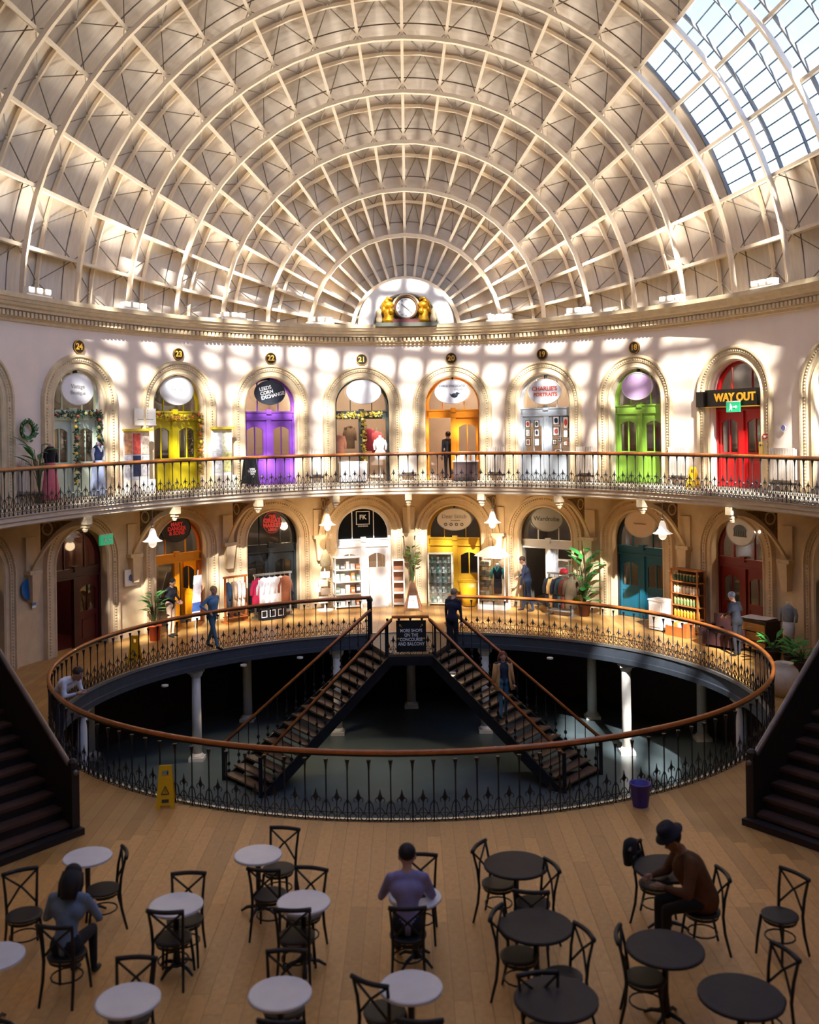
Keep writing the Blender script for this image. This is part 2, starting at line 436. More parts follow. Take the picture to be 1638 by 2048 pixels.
SA, SB = A - 2.0, B - 2.0          # balcony edge oval
def SPt(phi, d=0.0): return EP(phi, d, SA, SB)
mb = MB(); n = 120; prof = [(-2.45, BAL), (-0.02, BAL), (0.06, BAL - 0.02), (0.06, BAL - 0.10), (0.0, BAL - 0.13), (0.0, BAL - 0.22), (-0.06, BAL - 0.26), (-0.06, BAL - 0.33), (-0.14, BAL - 0.37), (-2.45, BAL - 0.37)]
ring(mb, prof, -180, 180, 3, a=SA, b=SB)
tag(mb.build('floor_balcony', mat('pale balcony stone', 'd6c6ae', 0.7, var=0.06)), 'pale stone balcony slab with moulded edge running round the hall', 'balcony', kind='structure')
mb = MB()
ring(mb, [(0.0, 8.98), (0.07, 9.0), (0.07, 9.07), (0.14, 9.09), (0.14, 9.25), (0.30, 9.27), (0.30, 9.34), (0.40, 9.37), (0.44, 9.44), (0.48, 9.45), (0.52, 9.52), (0.56, 9.54), (0.56, 9.66), (-0.9, 9.68)], -180, 180, 2)
o = mb.build('trim_cornice', stone); tag(o, 'carved stone cornice under the domed roof', 'cornice', kind='structure')
mb = MB(); tot = -76.0
while tot < 76:
    x, y = EP(tot, -0.20); n = NRM(tot)
    mb.cbox((x, y, 9.175), (0.085, 0.13, 0.13), math.atan2(n.y, n.x) - PI / 2)
    tot += deg(0.15 / speed(tot))
b = mb.build('dentils', stone, o); b['kind'] = 'stuff'

# ------------------------------------------------------------------ roof: a shell of revolution about the hall's long axis
def RY(y): return B * math.sqrt(max(0.0, 1 - ((y - YC) / A) ** 2))
TH = [74.2 - 7.12 * k for k in range(22)]
def RIBPT(th, ang, off=0.0):
    """th: position along the hall; ang: 0 right .. 180 left; off > 0 outward"""
    r = B * math.cos(rad(th)) + off * 1.0; y = YC + A * math.sin(rad(th)) + off * math.sin(rad(th)) * 0.5
    return Vector((r * math.cos(rad(ang)), y, AX + r * math.sin(rad(ang))))
roof = T('ceiling', 'domed roof of cream iron ribs and pale boarded panels with a glazed strip', 'roof', kind='structure')
OFF = 0.55
THX = [88.0, 81.2] + TH + [-82.0, -89.5]
def is_glass(k, j):
    """k: bay index along (between THX[k] and THX[k+1]); j: 9 degree sector"""
    kk = k - 2
    if 5 <= kk <= 16 and 2 <= j <= 4: return True
    return 9 <= kk <= 15 and 5 <= j <= 14
gb = MB(); br = MB(); rear = MB(); rear_pane = MB()     # bays behind the camera's view are joined
for k in range(len(THX) - 1):
    t0, t1 = THX[k], THX[k + 1]
    for j in range(20):
        a0, a1 = j * 9.0, (j + 1) * 9.0
        if is_glass(k, j) and j >= 5:                              # out-of-view roof lights, placed and boarded to break the sun into patches
            L = [0, 0.10, 0.40, 0.60, 0.90, 1.0]; fr_ = MB(); pn = MB()
            for i in range(5):
                for q in range(5):
                    c = [RIBPT(t0 + (t1 - t0) * ti, a0 + (a1 - a0) * ai, OFF) for ti, ai in ((L[i], L[q]), (L[i + 1], L[q]), (L[i + 1], L[q + 1]), (L[i], L[q + 1]))]
                    (pn if i in (1, 3) and q in (1, 3) else fr_).quad(*c)
            if k <= 10: fr_.build('roof_panel', deck_m, roof); pn.build('pane', roof_glass, roof)
            else: rear.add(fr_.v, fr_.f); rear_pane.add(pn.v, pn.f)
            continue
        if is_glass(k, j):
            mb = MB(); n = 2
            for i in range(n):
                for q in range(n):
                    mb.quad(*[RIBPT(t0 + (t1 - t0) * ti / n, a0 + (a1 - a0) * ai / n, OFF) for ti, ai in ((i, q), (i + 1, q), (i + 1, q + 1), (i, q + 1))])
            if k <= 12: mb.build('pane', roof_glass, roof, True)
            else: rear_pane.add(mb.v, mb.f)
            for fr in (0.0, 0.25, 0.5, 0.75):                      # purlins
                aa = a0 + 9 * fr; gb.tube([RIBPT(t0 + (t1 - t0) * q / 3, aa, OFF - 0.03) for q in range(4)], 0.05 if fr == 0 else 0.022, 4)
            gb.tube([RIBPT((t0 + t1) / 2, a0 + 9 * q / 3, OFF - 0.05) for q in range(4)], 0.045, 4)
            gb.tube([RIBPT(t0, a0 + 9 * q / 3, OFF - 0.05) for q in range(4)], 0.06, 4)
            continue
        mb = MB(); n = 3; e = 0.012
        g = [[RIBPT(t0 + (t1 - t0) * (e + (1 - 2 * e) * i / n), a0 + (a1 - a0) * (e + (1 - 2 * e) * q / n), OFF) for q in range(n + 1)] for i in range(n + 1)]
        vs = [p for r in g for p in r]; w_ = n + 1
        fs = [(i * w_ + q, (i + 1) * w_ + q, (i + 1) * w_ + q + 1, i * w_ + q + 1) for i in range(n) for q in range(n)]
        mb.add(vs, fs)
        if k > 10: rear.add(mb.v, mb.f); continue
        mb.build('roof_panel', deck_m, roof, True)
        if 2 <= k <= 10:
            for (ta, aa), (tb, ab) in (((t0, a0), ((t0 + t1) / 2, a0 + 4.5)), ((t0, a1), ((t0 + t1) / 2, a0 + 4.5)), ((t1, a0), ((t0 + t1) / 2, a0 + 4.5)), ((t1, a1), ((t0 + t1) / 2, a0 + 4.5))):
                br.tube([RIBPT(ta, aa, 0.30), RIBPT(tb, ab, OFF - 0.06)], 0.017, 4)
# thin outer skin closes the joints between panels
sk = MB()
for k in range(len(THX) - 1):
    for j in range(20):
        if not is_glass(k, j):
            sk.quad(*[RIBPT(t, a_, OFF + 0.06) for t, a_ in ((THX[k], j * 9), (THX[k + 1], j * 9), (THX[k + 1], j * 9 + 9), (THX[k], j * 9 + 9))])
sk.build('roof_boarding', deck_m, roof)
for m_, nm_, ma_ in ((rear, 'rear_roof_panels', deck_m), (rear_pane, 'rear_panes', roof_glass)):
    b = m_.build(nm_, ma_, roof); b['kind'] = 'stuff'
b = gb.build('glazing_bars', mat('grey glazing bars', '6d6a66', 0.5), roof); b['kind'] = 'stuff'
b = br.build('bracing', mat('grey tie rods', '7d7263', 0.6), roof); b['kind'] = 'stuff'
for t in THX[1:]:
    r = B * math.cos(rad(t)); n = max(16, int(r * 4)); mb = MB()
    cols = []
    for i in range(n + 1):
        a_ = -2 + 184 * i / n
        for off, dy in ((-0.02, -0.07), (0.12, -0.07), (0.12, 0.07), (-0.02, 0.07)):
            p = RIBPT(t, a_, off); cols.append((p.x, p.y + dy, p.z))
    fs = [(i * 4 + j, i * 4 + (j + 1) % 4, (i + 1) * 4 + (j + 1) % 4, (i + 1) * 4 + j) for i in range(n) for j in range(4)]
    mb.add(cols, fs); mb.build('arch_rib', cream_iron, roof)
for j in range(1, 20):
    a_ = j * 9.0; mb = MB(); cols = []; n = 48
    tx, tz = -math.sin(rad(a_)), math.cos(rad(a_))
    for i in range(n + 1):
        t = 82 - 158 * i / n
        for off, hw in ((0.10, 0.045), (OFF, 0.025)):
            p = RIBPT(t, a_, off)
            cols += [(p.x + tx * hw, p.y, p.z + tz * hw), (p.x - tx * hw, p.y, p.z - tz * hw)]
    fs = []
    for i in range(n):
        o_ = i * 4; q = o_ + 4
        fs += [(o_, o_ + 1, q + 1, q), (o_ + 2, q + 2, q + 3, o_ + 3), (o_, q, q + 2, o_ + 2), (o_ + 1, o_ + 3, q + 3, q + 1)]
    mb.add(cols, fs); mb.build('long_rib', cream_iron, roof)
for k in range(2, len(THX) - 1):
    t = (THX[k] + THX[k + 1]) / 2; r = B * math.cos(rad(t)); n = max(16, int(r * 3)); mb = MB()
    a_end = 18 if 5 <= k - 2 <= 16 else 0
    for s0, s1 in ((0, 18), (45, 180)) if 5 <= k - 2 <= 8 else (((0, 180),) if k - 2 < 5 else ()):
        mb.tube([RIBPT(t, s0 + (s1 - s0) * i / n, OFF - 0.08) for i in range(n + 1)], 0.07, 4)
    if mb.v: mb.build('deck_rib', cream_iron, roof)

# ------------------------------------------------------------------ basement columns and lamps
col_m = mat('white column paint', 'd8d2c8', 0.5, var=0.04)
def column(x, y, r, label, group):
    t = T('column', label, 'column', (x, y, BASE), 0, group, 'structure')
    MB().lathe([(r, 0.18), (r * 0.95, 1.3), (r * 0.9, 2.30)], 18).build('shaft', col_m, t, True)
    MB().cbox((0, 0, 0.05), (r * 3, r * 3, 0.10)).lathe([(r * 1.4, 0.10), (r * 1.35, 0.14), (r * 1.05, 0.2)], 18).build('base', col_m, t)
    MB().lathe([(r * 0.92, 2.28), (r * 1.2, 2.34), (r * 1.45, 2.42)], 18).cbox((0, 0, 2.48), (r * 3, r * 3, 0.12)).build('capital', col_m, t)
    return t
cnames = {-80: 'left side', -48: 'second from left', -16: 'left of the twin stairs', 16: 'right of the twin stairs', 48: 'second from right', 80: 'right side'}
for p in (-80, -48, -16, 16, 48, 80):
    x, y = WP(p, 0.30); column(x, y, 0.135, f'white iron column under the well rim, {cnames[p]}', None)
for p, nm in ((-58, 'far left'), (-29, 'left'), (0, 'middle'), (32, 'right'), (52, 'far right')):
    x, y = 10.6 * math.sin(rad(p)), WYC + 10.0 * math.cos(rad(p)); column(x, y, 0.15, f'dim column deep in the basement behind the stairs, {nm} one', None)
lamp_m = mat('warm lamp lens', 'ffdca0', 0.4, emit=14.0, var=0.0)
tile_w = mat('white downlight rim', 'cfcac2', 0.4)
def downlight(px, py, h, power, nm):
    x, y = at(px, py, h)
    t = T('downlight', f'small recessed ceiling lamp under the concourse, {nm}', 'lamp', (x, y, h))
    MB().lathe([(0.09, 0.03), (0.09, -0.01), (0.06, -0.01), (0.06, 0.02)], 14).build('rim', tile_w, t)
    MB().lathe([(0.055, 0.005), (0.03, -0.012)], 14).build('bulb', lamp_m, t)
    l = bpy.data.lights.new('downlight_beam', 'SPOT'); l.energy = power; l.spot_size = rad(95); l.color = (1, 0.80, 0.52); l.shadow_soft_size = 0.05
    O('downlight_beam', l, t, (0, 0, -0.03))
for px, py, pw, nm in ((487, 1331, 30, 'left of the left flight'), (600, 1316, 30, 'above the left flight'), (1100, 1317, 25, 'right of the right flight'), (1330, 1342, 25, 'far right'), (330, 1372, 25, 'far left'), (760, 1345, 60, 'behind the left flight'), (905, 1347, 60, 'behind the right flight')):
    downlight(px, py, -0.47, pw, nm)

# ------------------------------------------------------------------ cast-iron railings
def baluster_mesh(w_, h=0.96, low=-0.05):
    mb = MB()
    mb.tube([(0, 0, low), (0, 0, h)], 0.0125, 5)
    mb.lathe([(0.013, h - 0.17), (0.02, h - 0.08), (0.036, h - 0.01), (0.036, h)], 6)
    mb.lathe([(0.012, 0.28), (0.028, 0.31), (0.012, 0.34)], 6); mb.ell((0, 0, low), 0.024, 6, 4)
    m = w_ / 2
    mb.tube([(m, 0, low), (m, 0, 0.34)], 0.010, 4)
    mb.lathe([(0.010, 0.31), (0.045, 0.37), (0.018, 0.43), (0.004, 0.50)], 6, (m, 0, 0), 1, 0.45)
    for s in (-1, 1):
        mb.tube([(m + s * 0.075 * math.cos(a) , 0, 0.335 + 0.05 * math.sin(a)) for a in [rad(20 + 40 * i) * 1 for i in range(6)]], 0.008, 4)
        mb.tube([(m + s * (m * 0.98 - 0.02 - 0.05 * t), 0, 0.30 - 0.17 * t + 0.05 * math.sin(PI * t)) for t in (0, 0.25, 0.5, 0.75, 1)], 0.009, 4)
        c = m + s * m * 0.5
        mb.tube([(c + 0.052 * math.cos(2 * PI * i / 9), 0, 0.075 + 0.052 * math.sin(2 * PI * i / 9)) for i in range(9)], 0.009, 4, closed=True)
        mb.tube([(c, 0, 0.128), (m + s * 0.02, 0, 0.22)], 0.009, 4)
    mb.ell((m, 0, low), 0.02, 5, 4)
    mb.tube([(0, 0, 0.14), (w_, 0, 0.14)], 0.007, 4); mb.tube([(0, 0, 0.0), (w_, 0, 0.0)], 0.009, 4)
    return mb
def railing(name, label, ptf, p0, p1, z, spacing, hh=0.98):
    t = T(name, label, 'railing', (0, 0, z))
    # walk the curve
    pts = [];  p = p0; n = 4000; acc = 0.0; last = Vector(ptf(p0)); pts.append(last.copy())
    samp = [Vector(ptf(p0 + (p1 - p0) * i / n)) for i in range(n + 1)]
    tot = sum((samp[i + 1] - samp[i]).length for i in range(n)); cnt = int(round(tot / spacing)); step = tot / cnt
    for i in range(n):
        acc += (samp[i + 1] - samp[i]).length
        if acc >= step * len(pts) - 1e-6 and len(pts) <= cnt: pts.append(samp[i + 1])
    me = baluster_mesh(step).mesh('baluster', black_iron)
    for a, b in zip(pts[:-1], pts[1:]):
        d = b - a; O('baluster', me, t, (a.x, a.y, 0), math.atan2(d.y, d.x))
    MB().tube([(q.x, q.y, hh + 0.02) for q in pts], 0.042, 6).build('handrail', rail_wood, t, True)
    MB().tube([(q.x, q.y, hh - 0.03) for q in pts], 0.020, 4).build('top_bar', black_iron, t)
    return t, pts
railing('balcony_railing', 'black cast iron balcony railing with orange wooden handrail', lambda p: SPt(p, -0.10), -78, 78, BAL, 0.32)
railing('well_railing', 'black cast iron railing with wooden handrail all round the open well', lambda p: WP(p, 0.06), 8.6, 351.4, 0.0, 0.335, 1.05)

# ------------------------------------------------------------------ twin flights down into the well
iron_dk = mat('dark iron stair paint', '17171c', 0.4, var=0.2)
tread_m = mat('worn stair tread', '5d4a3c', 0.45, var=0.25, scale=5)
lz = T('stair_landing', 'iron landing at the head of the twin stairs with its own short railing', 'landing', (0, 0, 0))
poly = [(-1.2, 29.85), (-1.12, 28.3), (-0.6, 26.85), (0.6, 26.85), (1.12, 28.3), (1.2, 29.85)]
MB().zprism(poly, -0.06, -0.005).build('deck', tread_m, lz)
MB().zprism([(x * 1.02, y) for x, y in poly], -0.30, -0.06).build('deck_beam', iron_dk, lz)
MB().tube([(-0.5, 26.9, 1.0), (0.5, 26.9, 1.0)], 0.042, 6).build('handrail', rail_wood, lz)
bm_ = baluster_mesh(0.31).mesh('baluster', black_iron)
for i in range(4): O('baluster', bm_, lz, (-0.62 + 0.31 * i, 26.9, 0), 0)
for s in (-1, 1):
    MB().cbox((s * 0.66, 26.9, 0.35), (0.06, 0.06, 0.8)).ell((s * 0.66, 26.9, 0.78), 0.05, 8, 5).build('newel_post', black_iron, lz)
    MB().cbox((s * 1.2, 29.7, 0.40), (0.14, 0.14, 1.1)).ell((s * 1.2, 29.7, 1.0), 0.1, 8, 5).build('newel_post', black_iron, lz)
def flight(s, label):
    t = T('staircase', label, 'staircase', (s * 0.8, 27.6, 0)); t.location = (0, 0, 0)
    i0, i1 = Vector((s * 0.5, 26.95, 0)), Vector((s * 3.75, 24.7, BASE)); o0, o1 = Vector((s * 1.12, 28.35, 0)), Vector((s * 4.9, 26.0, BASE))
    n = 16
    for k in range(n):
        z = BASE * (k + 1) / (n + 1)
        f0, f1 = k / n - 0.012, (k + 1) / n
        q = [i0.lerp(i1, f0), o0.lerp(o1, f0), o0.lerp(o1, f1), i0.lerp(i1, f1)]
        if s < 0: q = q[::-1]
        MB().zprism([(p.x, p.y) for p in q], z - 0.045, z).build('tread', tread_m, t)
    for a, b in ((i0, i1), (o0, o1)):
        d = (b - a); nrm = Vector((-d.y, d.x, 0)).normalized() * 0.025; mb = MB()
        lo, hi = Vector((0, 0, -0.30)), Vector((0, 0, 0.04))
        mb.add([a + nrm + lo, b + nrm + lo, b + nrm + hi, a + nrm + hi, a - nrm + lo, b - nrm + lo, b - nrm + hi, a - nrm + hi],
               [(0, 1, 2, 3), (7, 6, 5, 4), (3, 2, 6, 7), (0, 4, 5, 1), (0, 3, 7, 4), (1, 5, 6, 2)])
        mb.build('stringer', iron_dk, t)
        up = Vector((0, 0, 0.96))
        MB().tube([a + up * 0.98, a.lerp(b, 0.03) + up, b + up], 0.038, 6).build('handrail', rail_wood, t, True)
        MB().tube([a + up * 0.93, b + up * 0.95], 0.018, 4).build('top_bar', black_iron, t)
        bal = MB(); bal.tube([(0, 0, 0), (0, 0, 0.94)], 0.012, 5); bal.ell((0, 0, 0.30), (0.045, 0.02, 0.06), 6, 4); bal.ell((0, 0, 0.12), (0.05, 0.02, 0.05), 6, 4)
        me = bal.mesh('baluster', black_iron)
        for k in range(n):
            p = a.lerp(b, (k + 0.5) / n); O('baluster', me, t, p, math.atan2(d.y, d.x))
        MB().cbox((b.x, b.y, BASE + 0.5), (0.09, 0.09, 1.0)).build('newel_post', black_iron, t)
    return t
flight(-1, 'left open iron flight running down from the landing into the basement')
flight(1, 'right open iron flight running down from the landing into the basement')

# ------------------------------------------------------------------ dark flights from the concourse up to the balcony
stair_dk = mat('near black stair panel', '1c1110', 0.55, var=0.2)
tread_dk = mat('dark worn tread', '4a3226', 0.5, var=0.35, scale=3)
grey_rail = mat('dull metal handrail', '7a6c62', 0.4, metal=0.5, var=0.15)
def grand(s, label):
    t = T('grand_staircase', label, 'staircase', (0, 0, 0))
    P0 = Vector((s * 5.12, 15.08, 0)); wdir = Vector((s * 0.60, -0.80, 0)); adir = Vector((s * 0.80, 0.60, 0)); W_ = 1.55
    n, go, ri = 24, 0.224, BAL / 24
    def zp(mb, pts, z0, z1):
        mb.zprism([(p.x, p.y) for p in (pts if s < 0 else pts[::-1])][::-1], z0, z1)
    for k in range(n):
        a = P0 + adir * (go * k); b = a + wdir * W_; c = b + adir * (go + 0.03); d = a + adir * (go + 0.03)
        mb = MB(); zp(mb, [a, b, c, d], ri * (k + 1) - 0.05, ri * (k + 1)); mb.build('tread', tread_dk, t)
        mb = MB(); a2, b2 = a + adir * 0.03, b + adir * 0.03; zp(mb, [a2, b2, b2 + adir * 0.02, a2 + adir * 0.02], ri * k, ri * (k + 1) - 0.05); mb.build('riser', stair_dk, t)
    # bottom plinth step
    a = P0 - adir * 0.16 - wdir * 0.08; b = P0 + wdir * (W_ + 0.1) - adir * 0.16
    mb = MB(); zp(mb, [a, b, b + adir * 0.25, a + adir * 0.25], 0, 0.10); mb.build('plinth', stair_dk, t)
    top = adir * (go * n) + Vector((0, 0, BAL))
    for off, nm in ((0.0, 'far'), (W_, 'near')):
        q0 = P0 + wdir * off; thick = wdir * 0.03
        # side panel below and above the treads
        lo0, hi0, lo1, hi1 = Vector((0, 0, -0.02)), Vector((0, 0, 0.90)), top + Vector((0, 0, -0.30)), top + Vector((0, 0, 0.90))
        mb = MB(); P = [q0 + lo0 - thick, q0 + lo1 - thick, q0 + hi1 - thick, q0 + hi0 - thick]; Q = [p + thick * 2 for p in P]
        mb.add(P + Q, [(0, 1, 2, 3), (7, 6, 5, 4), (3, 2, 6, 7), (0, 4, 5, 1), (0, 3, 7, 4), (1, 5, 6, 2)])
        if nm == 'far': mb.build('side_panel', stair_dk, t)
        else:
            lo = MB(); P = [q0 + lo0 - thick, q0 + lo1 - thick, q0 + top + Vector((0, 0, 0.1)) - thick, q0 + Vector((0, 0, 0.1)) - thick]; Q = [p + thick * 2 for p in P]
            lo.add(P + Q, [(0, 1, 2, 3), (7, 6, 5, 4), (3, 2, 6, 7), (0, 4, 5, 1), (0, 3, 7, 4), (1, 5, 6, 2)]); lo.build('side_panel', stair_dk, t)
        MB().tube([q0 + Vector((0, 0, 0.93)) - adir * 0.1, q0 + Vector((0, 0, 0.95)), q0 + top + Vector((0, 0, 0.95))], 0.045, 6).build('handrail', grey_rail, t, True)
        MB().cbox((q0.x, q0.y, 0.52), (0.13, 0.13, 1.04), math.atan2(adir.y, adir.x)).ell((q0.x, q0.y, 1.06), 0.08, 8, 5).build('newel_post', stair_dk, t)
    return t
grand(-1, 'dark staircase on the left climbing from the concourse towards the balcony')
grand(1, 'dark staircase on the right climbing from the concourse towards the balcony')

# ------------------------------------------------------------------ balcony brackets, pilasters, hanging lamps
opal = mat('opal glass shade', 'efe6d6', 0.25, var=0.03, emit=0.25)
bnames = ['middle', 'first', 'second', 'third', 'fourth']
for i, e in enumerate(EDGES[:5]):
    for s in ((1,) if i == 0 else (-1, 1)):
        phi = e * s; x, y = EP(phi); side = '' if i == 0 else (' left of centre' if s < 0 else ' right of centre')
        t = T('balcony_bracket', f'cast bracket and corbel carrying the balcony, {bnames[i]}{side}', 'bracket', (x, y, 0), wall_rz(phi), None, 'structure')
        k = 12
        curve = [(-0.10 - 1.70 * (j / k) ** 1.0, 2.45 + 1.25 * (1 - (1 - j / k) ** 2.1)) for j in range(k + 1)]
        up = [(p, q + 0.10 + 0.04 * (j / k)) for j, (p, q) in enumerate(curve)]
        mb = MB()
        poly = [(p, q) for p, q in curve] + [(p, q) for p, q in up[::-1]]
        n_ = len(poly); vs = [(-0.05, p, q) for p, q in poly] + [(0.05, p, q) for p, q in poly]
        fs = [(j, j + 1, n_ - 2 - j, n_ - 1 - j) for j in range(k)]
        fs = fs + [tuple(a + n_ for a in f[::-1]) for f in fs] + [(j, j + n_, (j + 1) % n_ + n_, (j + 1) % n_) for j in range(n_)]
        mb.add(vs, fs); mb.build('strut', stone, t)
        MB().box(-0.07, 0.07, -1.75, 0.0, 3.80, 3.90).build('beam', stone, t)
        MB().cbox((0, -1.86, 3.82), (0.22, 0.24, 0.20)).cbox((0, -1.84, 3.68), (0.15, 0.18, 0.10)).lathe([(0.05, 3.52), (0.08, 3.58), (0.05, 3.64)], 8, (0, -1.84, 0)).build('console', stone, t)
        pl = MB(); q = [(-0.06, 3.80)] + [(p_ + 0.03, q_ + 0.12) for p_, q_ in curve if q_ < 3.62] ; q = [(curve[2][0], 3.79)] + [(p_, q_ + 0.10) for p_, q_ in curve[2:-2]] + [(curve[-2][0], 3.79)]
        vs = [(-0.015, p_, q_) for p_, q_ in q] + [(0.015, p_, q_) for p_, q_ in q]; n2 = len(q)
        pl.add(vs, [tuple(range(n2)), tuple(range(2 * n2 - 1, n2 - 1, -1))]); pl.build('spandrel_plate', mat('bronze filigree', '7a6244', 0.6, var=0.5, scale=14), t)
        ring_ = MB(); ring_.tube([(0, -0.62 + 0.16 * math.cos(2 * PI * j / 14), 3.58 + 0.16 * math.sin(2 * PI * j / 14)) for j in range(14)], 0.035, 5, closed=True); ring_.build('scroll_ring', stone, t)
        MB().cbox((0, -0.11, 2.42), (0.46, 0.24, 0.10)).build('abacus', stone, t)
        mb = MB(); mb.cbox((0, -0.09, 2.0), (0.20, 0.18, 0.74), 0, 1.8); mb.build('corbel', stone_low, t)
        MB().cbox((0, -0.03, 2.9), (0.40, 0.08, 0.9)).build('pilaster', stone_low, t)
for px, nm, e in ((305, 'beside the orange doorway', -44.6), (655, 'left of the white shop', -15.05), (985, 'right of the mustard shop', 15.05), (1325, 'beside the teal door', 44.6)):
    lo_, hi_ = -80.0, 80.0
    for _ in range(50):
        md = (lo_ + hi_) / 2; x, y = EP(md, -1.3)
        if x / y * F < px - PX0 - 2.8: lo_ = md
        else: hi_ = md
    t = T('pendant_lamp', f'bell shaped opal glass lamp under the balcony, {nm}', 'lamp', (x, y, 0))
    MB().tube([(0, 0, 3.88), (0, 0, 3.30)], 0.015, 6).ell((0, 0, 3.40), 0.05, 8, 5).build('rod', steel, t)
    MB().lathe([(0.05, 3.30), (0.09, 3.22), (0.12, 3.08), (0.20, 2.98), (0.29, 2.94), (0.28, 2.93), (0.1, 3.0)], 18, cap=False).build('shade', opal, t, True)
    MB().ell((0, 0, 2.88), (0.12, 0.12, 0.13), 14, 8).build('globe', opal, t, True)
    l = bpy.data.lights.new('lamp_light', 'POINT'); l.energy = 20 if abs(e) < 20 else 2; l.color = (1.0, 0.72, 0.42); l.shadow_soft_size = 0.14; O('lamp_light', l, t, (0, 0, 2.66))

# ------------------------------------------------------------------ shop doors
def paint(h, rough=0.4): return mat('gloss paint ' + h, h, rough, var=0.06, scale=2)
def leaf(root, x0, x1, top, m, gl, name='door_leaf', y0=0.24, th=0.05, sill=1.0):
    st = 0.10; wx0, wx1 = x0 + st, x1 - st; zt = top - 0.34; rise = 0.11; mb = MB()
    mb.box(x0, wx0, y0, y0 + th, 0.02, top); mb.box(wx1, x1, y0, y0 + th, 0.02, top)
    mb.box(wx0, wx1, y0, y0 + th, 0.02, 0.16); mb.box(wx0, wx1, y0, y0 + th, sill - 0.16, sill)
    K = 8; arc = [(wx0 + (wx1 - wx0) * i / K, zt + rise * (1 - (2 * i / K - 1) ** 2)) for i in range(K + 1)]
    for (xa, za), (xb, zb) in zip(arc[:-1], arc[1:]):
        mb.add([(xa, y0, za), (xb, y0, zb), (xb, y0, top), (xa, y0, top), (xa, y0 + th, za), (xb, y0 + th, zb)], [(0, 1, 2, 3), (0, 4, 5, 1)])
    l = mb.build(name, m, root)
    MB().box(wx0, wx1, y0 + 0.02, y0 + 0.04, 0.16, sill - 0.16).box(wx0 + 0.08, wx1 - 0.08, y0 + 0.005, y0 + 0.02, 0.24, sill - 0.24).build('lower_panel', m, l)
    pane = MB(); pane.add([(wx0, y0 + 0.03, sill), (wx1, y0 + 0.03, sill)] + [(x, y0 + 0.03, z) for x, z in arc[::-1]], [tuple(range(K + 3))])
    pane.build('pane', gl, l)
    MB().box((x0 + x1) / 2 - 0.018, (x0 + x1) / 2 + 0.018, y0 + 0.01, y0 + 0.045, sill, zt + rise).build('muntin', m, l)
    return l
def door(i, lvl, hexc, label, num, left='leaf', right='leaf', fan='glass', gl=None, room=None, fan_m=None, frame_hex=None, rim_hex=None):
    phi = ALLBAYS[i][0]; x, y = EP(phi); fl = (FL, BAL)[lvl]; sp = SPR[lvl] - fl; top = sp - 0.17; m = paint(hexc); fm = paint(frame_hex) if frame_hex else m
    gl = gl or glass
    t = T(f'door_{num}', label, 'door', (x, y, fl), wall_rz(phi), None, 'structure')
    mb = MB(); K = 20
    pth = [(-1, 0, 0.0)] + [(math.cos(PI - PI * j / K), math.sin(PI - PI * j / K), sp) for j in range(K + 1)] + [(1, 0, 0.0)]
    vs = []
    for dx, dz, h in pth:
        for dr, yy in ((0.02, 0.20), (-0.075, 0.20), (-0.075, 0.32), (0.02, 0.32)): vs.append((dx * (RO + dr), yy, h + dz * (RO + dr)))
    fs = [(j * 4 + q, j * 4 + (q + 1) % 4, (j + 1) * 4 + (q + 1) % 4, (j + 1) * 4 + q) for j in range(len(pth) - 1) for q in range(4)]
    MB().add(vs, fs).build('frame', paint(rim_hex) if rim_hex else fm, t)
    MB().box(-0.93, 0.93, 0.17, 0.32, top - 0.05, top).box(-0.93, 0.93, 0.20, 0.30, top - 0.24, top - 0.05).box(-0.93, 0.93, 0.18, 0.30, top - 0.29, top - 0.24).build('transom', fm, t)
    MB().cbox((0, 0.20, top - 0.02), (0.18, 0.10, 0.16)).build('transom_block', fm, t)
    mb = MB(); r = RO - 0.08; mb.add([(r * math.cos(PI * j / K), 0.27, top + 0.0 + max(0, sp - top) + r * math.sin(PI * j / K)) for j in range(K + 1)] + [(-r, 0.27, top), (r, 0.27, top)], [tuple(range(K + 3))])
    f = mb.build('fanlight', fan_m or gl, t)
    for xx in (-0.38, 0.38):
        hz = sp + math.sqrt(max(0, r * r - xx * xx)); MB().box(xx - 0.014, xx + 0.014, 0.24, 0.29, top, hz).build('muntin', fm, f)
    MB().box(-0.09, 0.09, 0.19, 0.31, 0.0, top - 0.29).build('mullion', fm, t)
    for side, x0, x1 in ((left, -0.88, -0.09), (right, 0.09, 0.88)):
        if side == 'leaf': leaf(t, x0, x1, top - 0.29, m, gl)
        elif side == 'glass':
            MB().quad((x0, 0.27, 0.03), (x1, 0.27, 0.03), (x1, 0.27, top - 0.29), (x0, 0.27, top - 0.29)).build('pane', gl, t)
        elif side == 'open':
            l = leaf(t, 0, 0.79, top - 0.29, m, gl, y0=-0.025)
            l.location = (x0 if x0 < -0.5 else x1, 0.36, 0); l.rotation_euler = (0, 0, rad(88) if x0 < -0.5 else rad(92))
    shop_room(phi, fl, room or room_dark, glow=4 if room is room_red or i in (0, 9) else (45 if room is room_light else 22))
    return t, phi, fl, top, sp
D = {}
def U(i, *a, **k): D[('U', i)] = door(i, 1, *a, **k)
def Lo(i, *a, **k): D[('L', i)] = door(i, 0, *a, **k)
U(0, '2f5560', 'dark blue shopfront at the left edge of the balcony', 1)
U(1, 'b9c6b4', 'pale sage green double door of the dress shop on the balcony', 2)
U(2, 'bba712', 'bright yellow double door with an autumn garland', 3)
U(3, '8048b0', 'bright purple double door under the black oval sign', 4, room=room_light)
U(4, '39403c', 'open dark framed shopfront with gold garlands on the balcony', 5, left='glass', right='none', room=room_light, rim_hex='39403c')
U(5, 'd8820e', 'bright orange door with its left half open', 6, left='none', room=room_light)
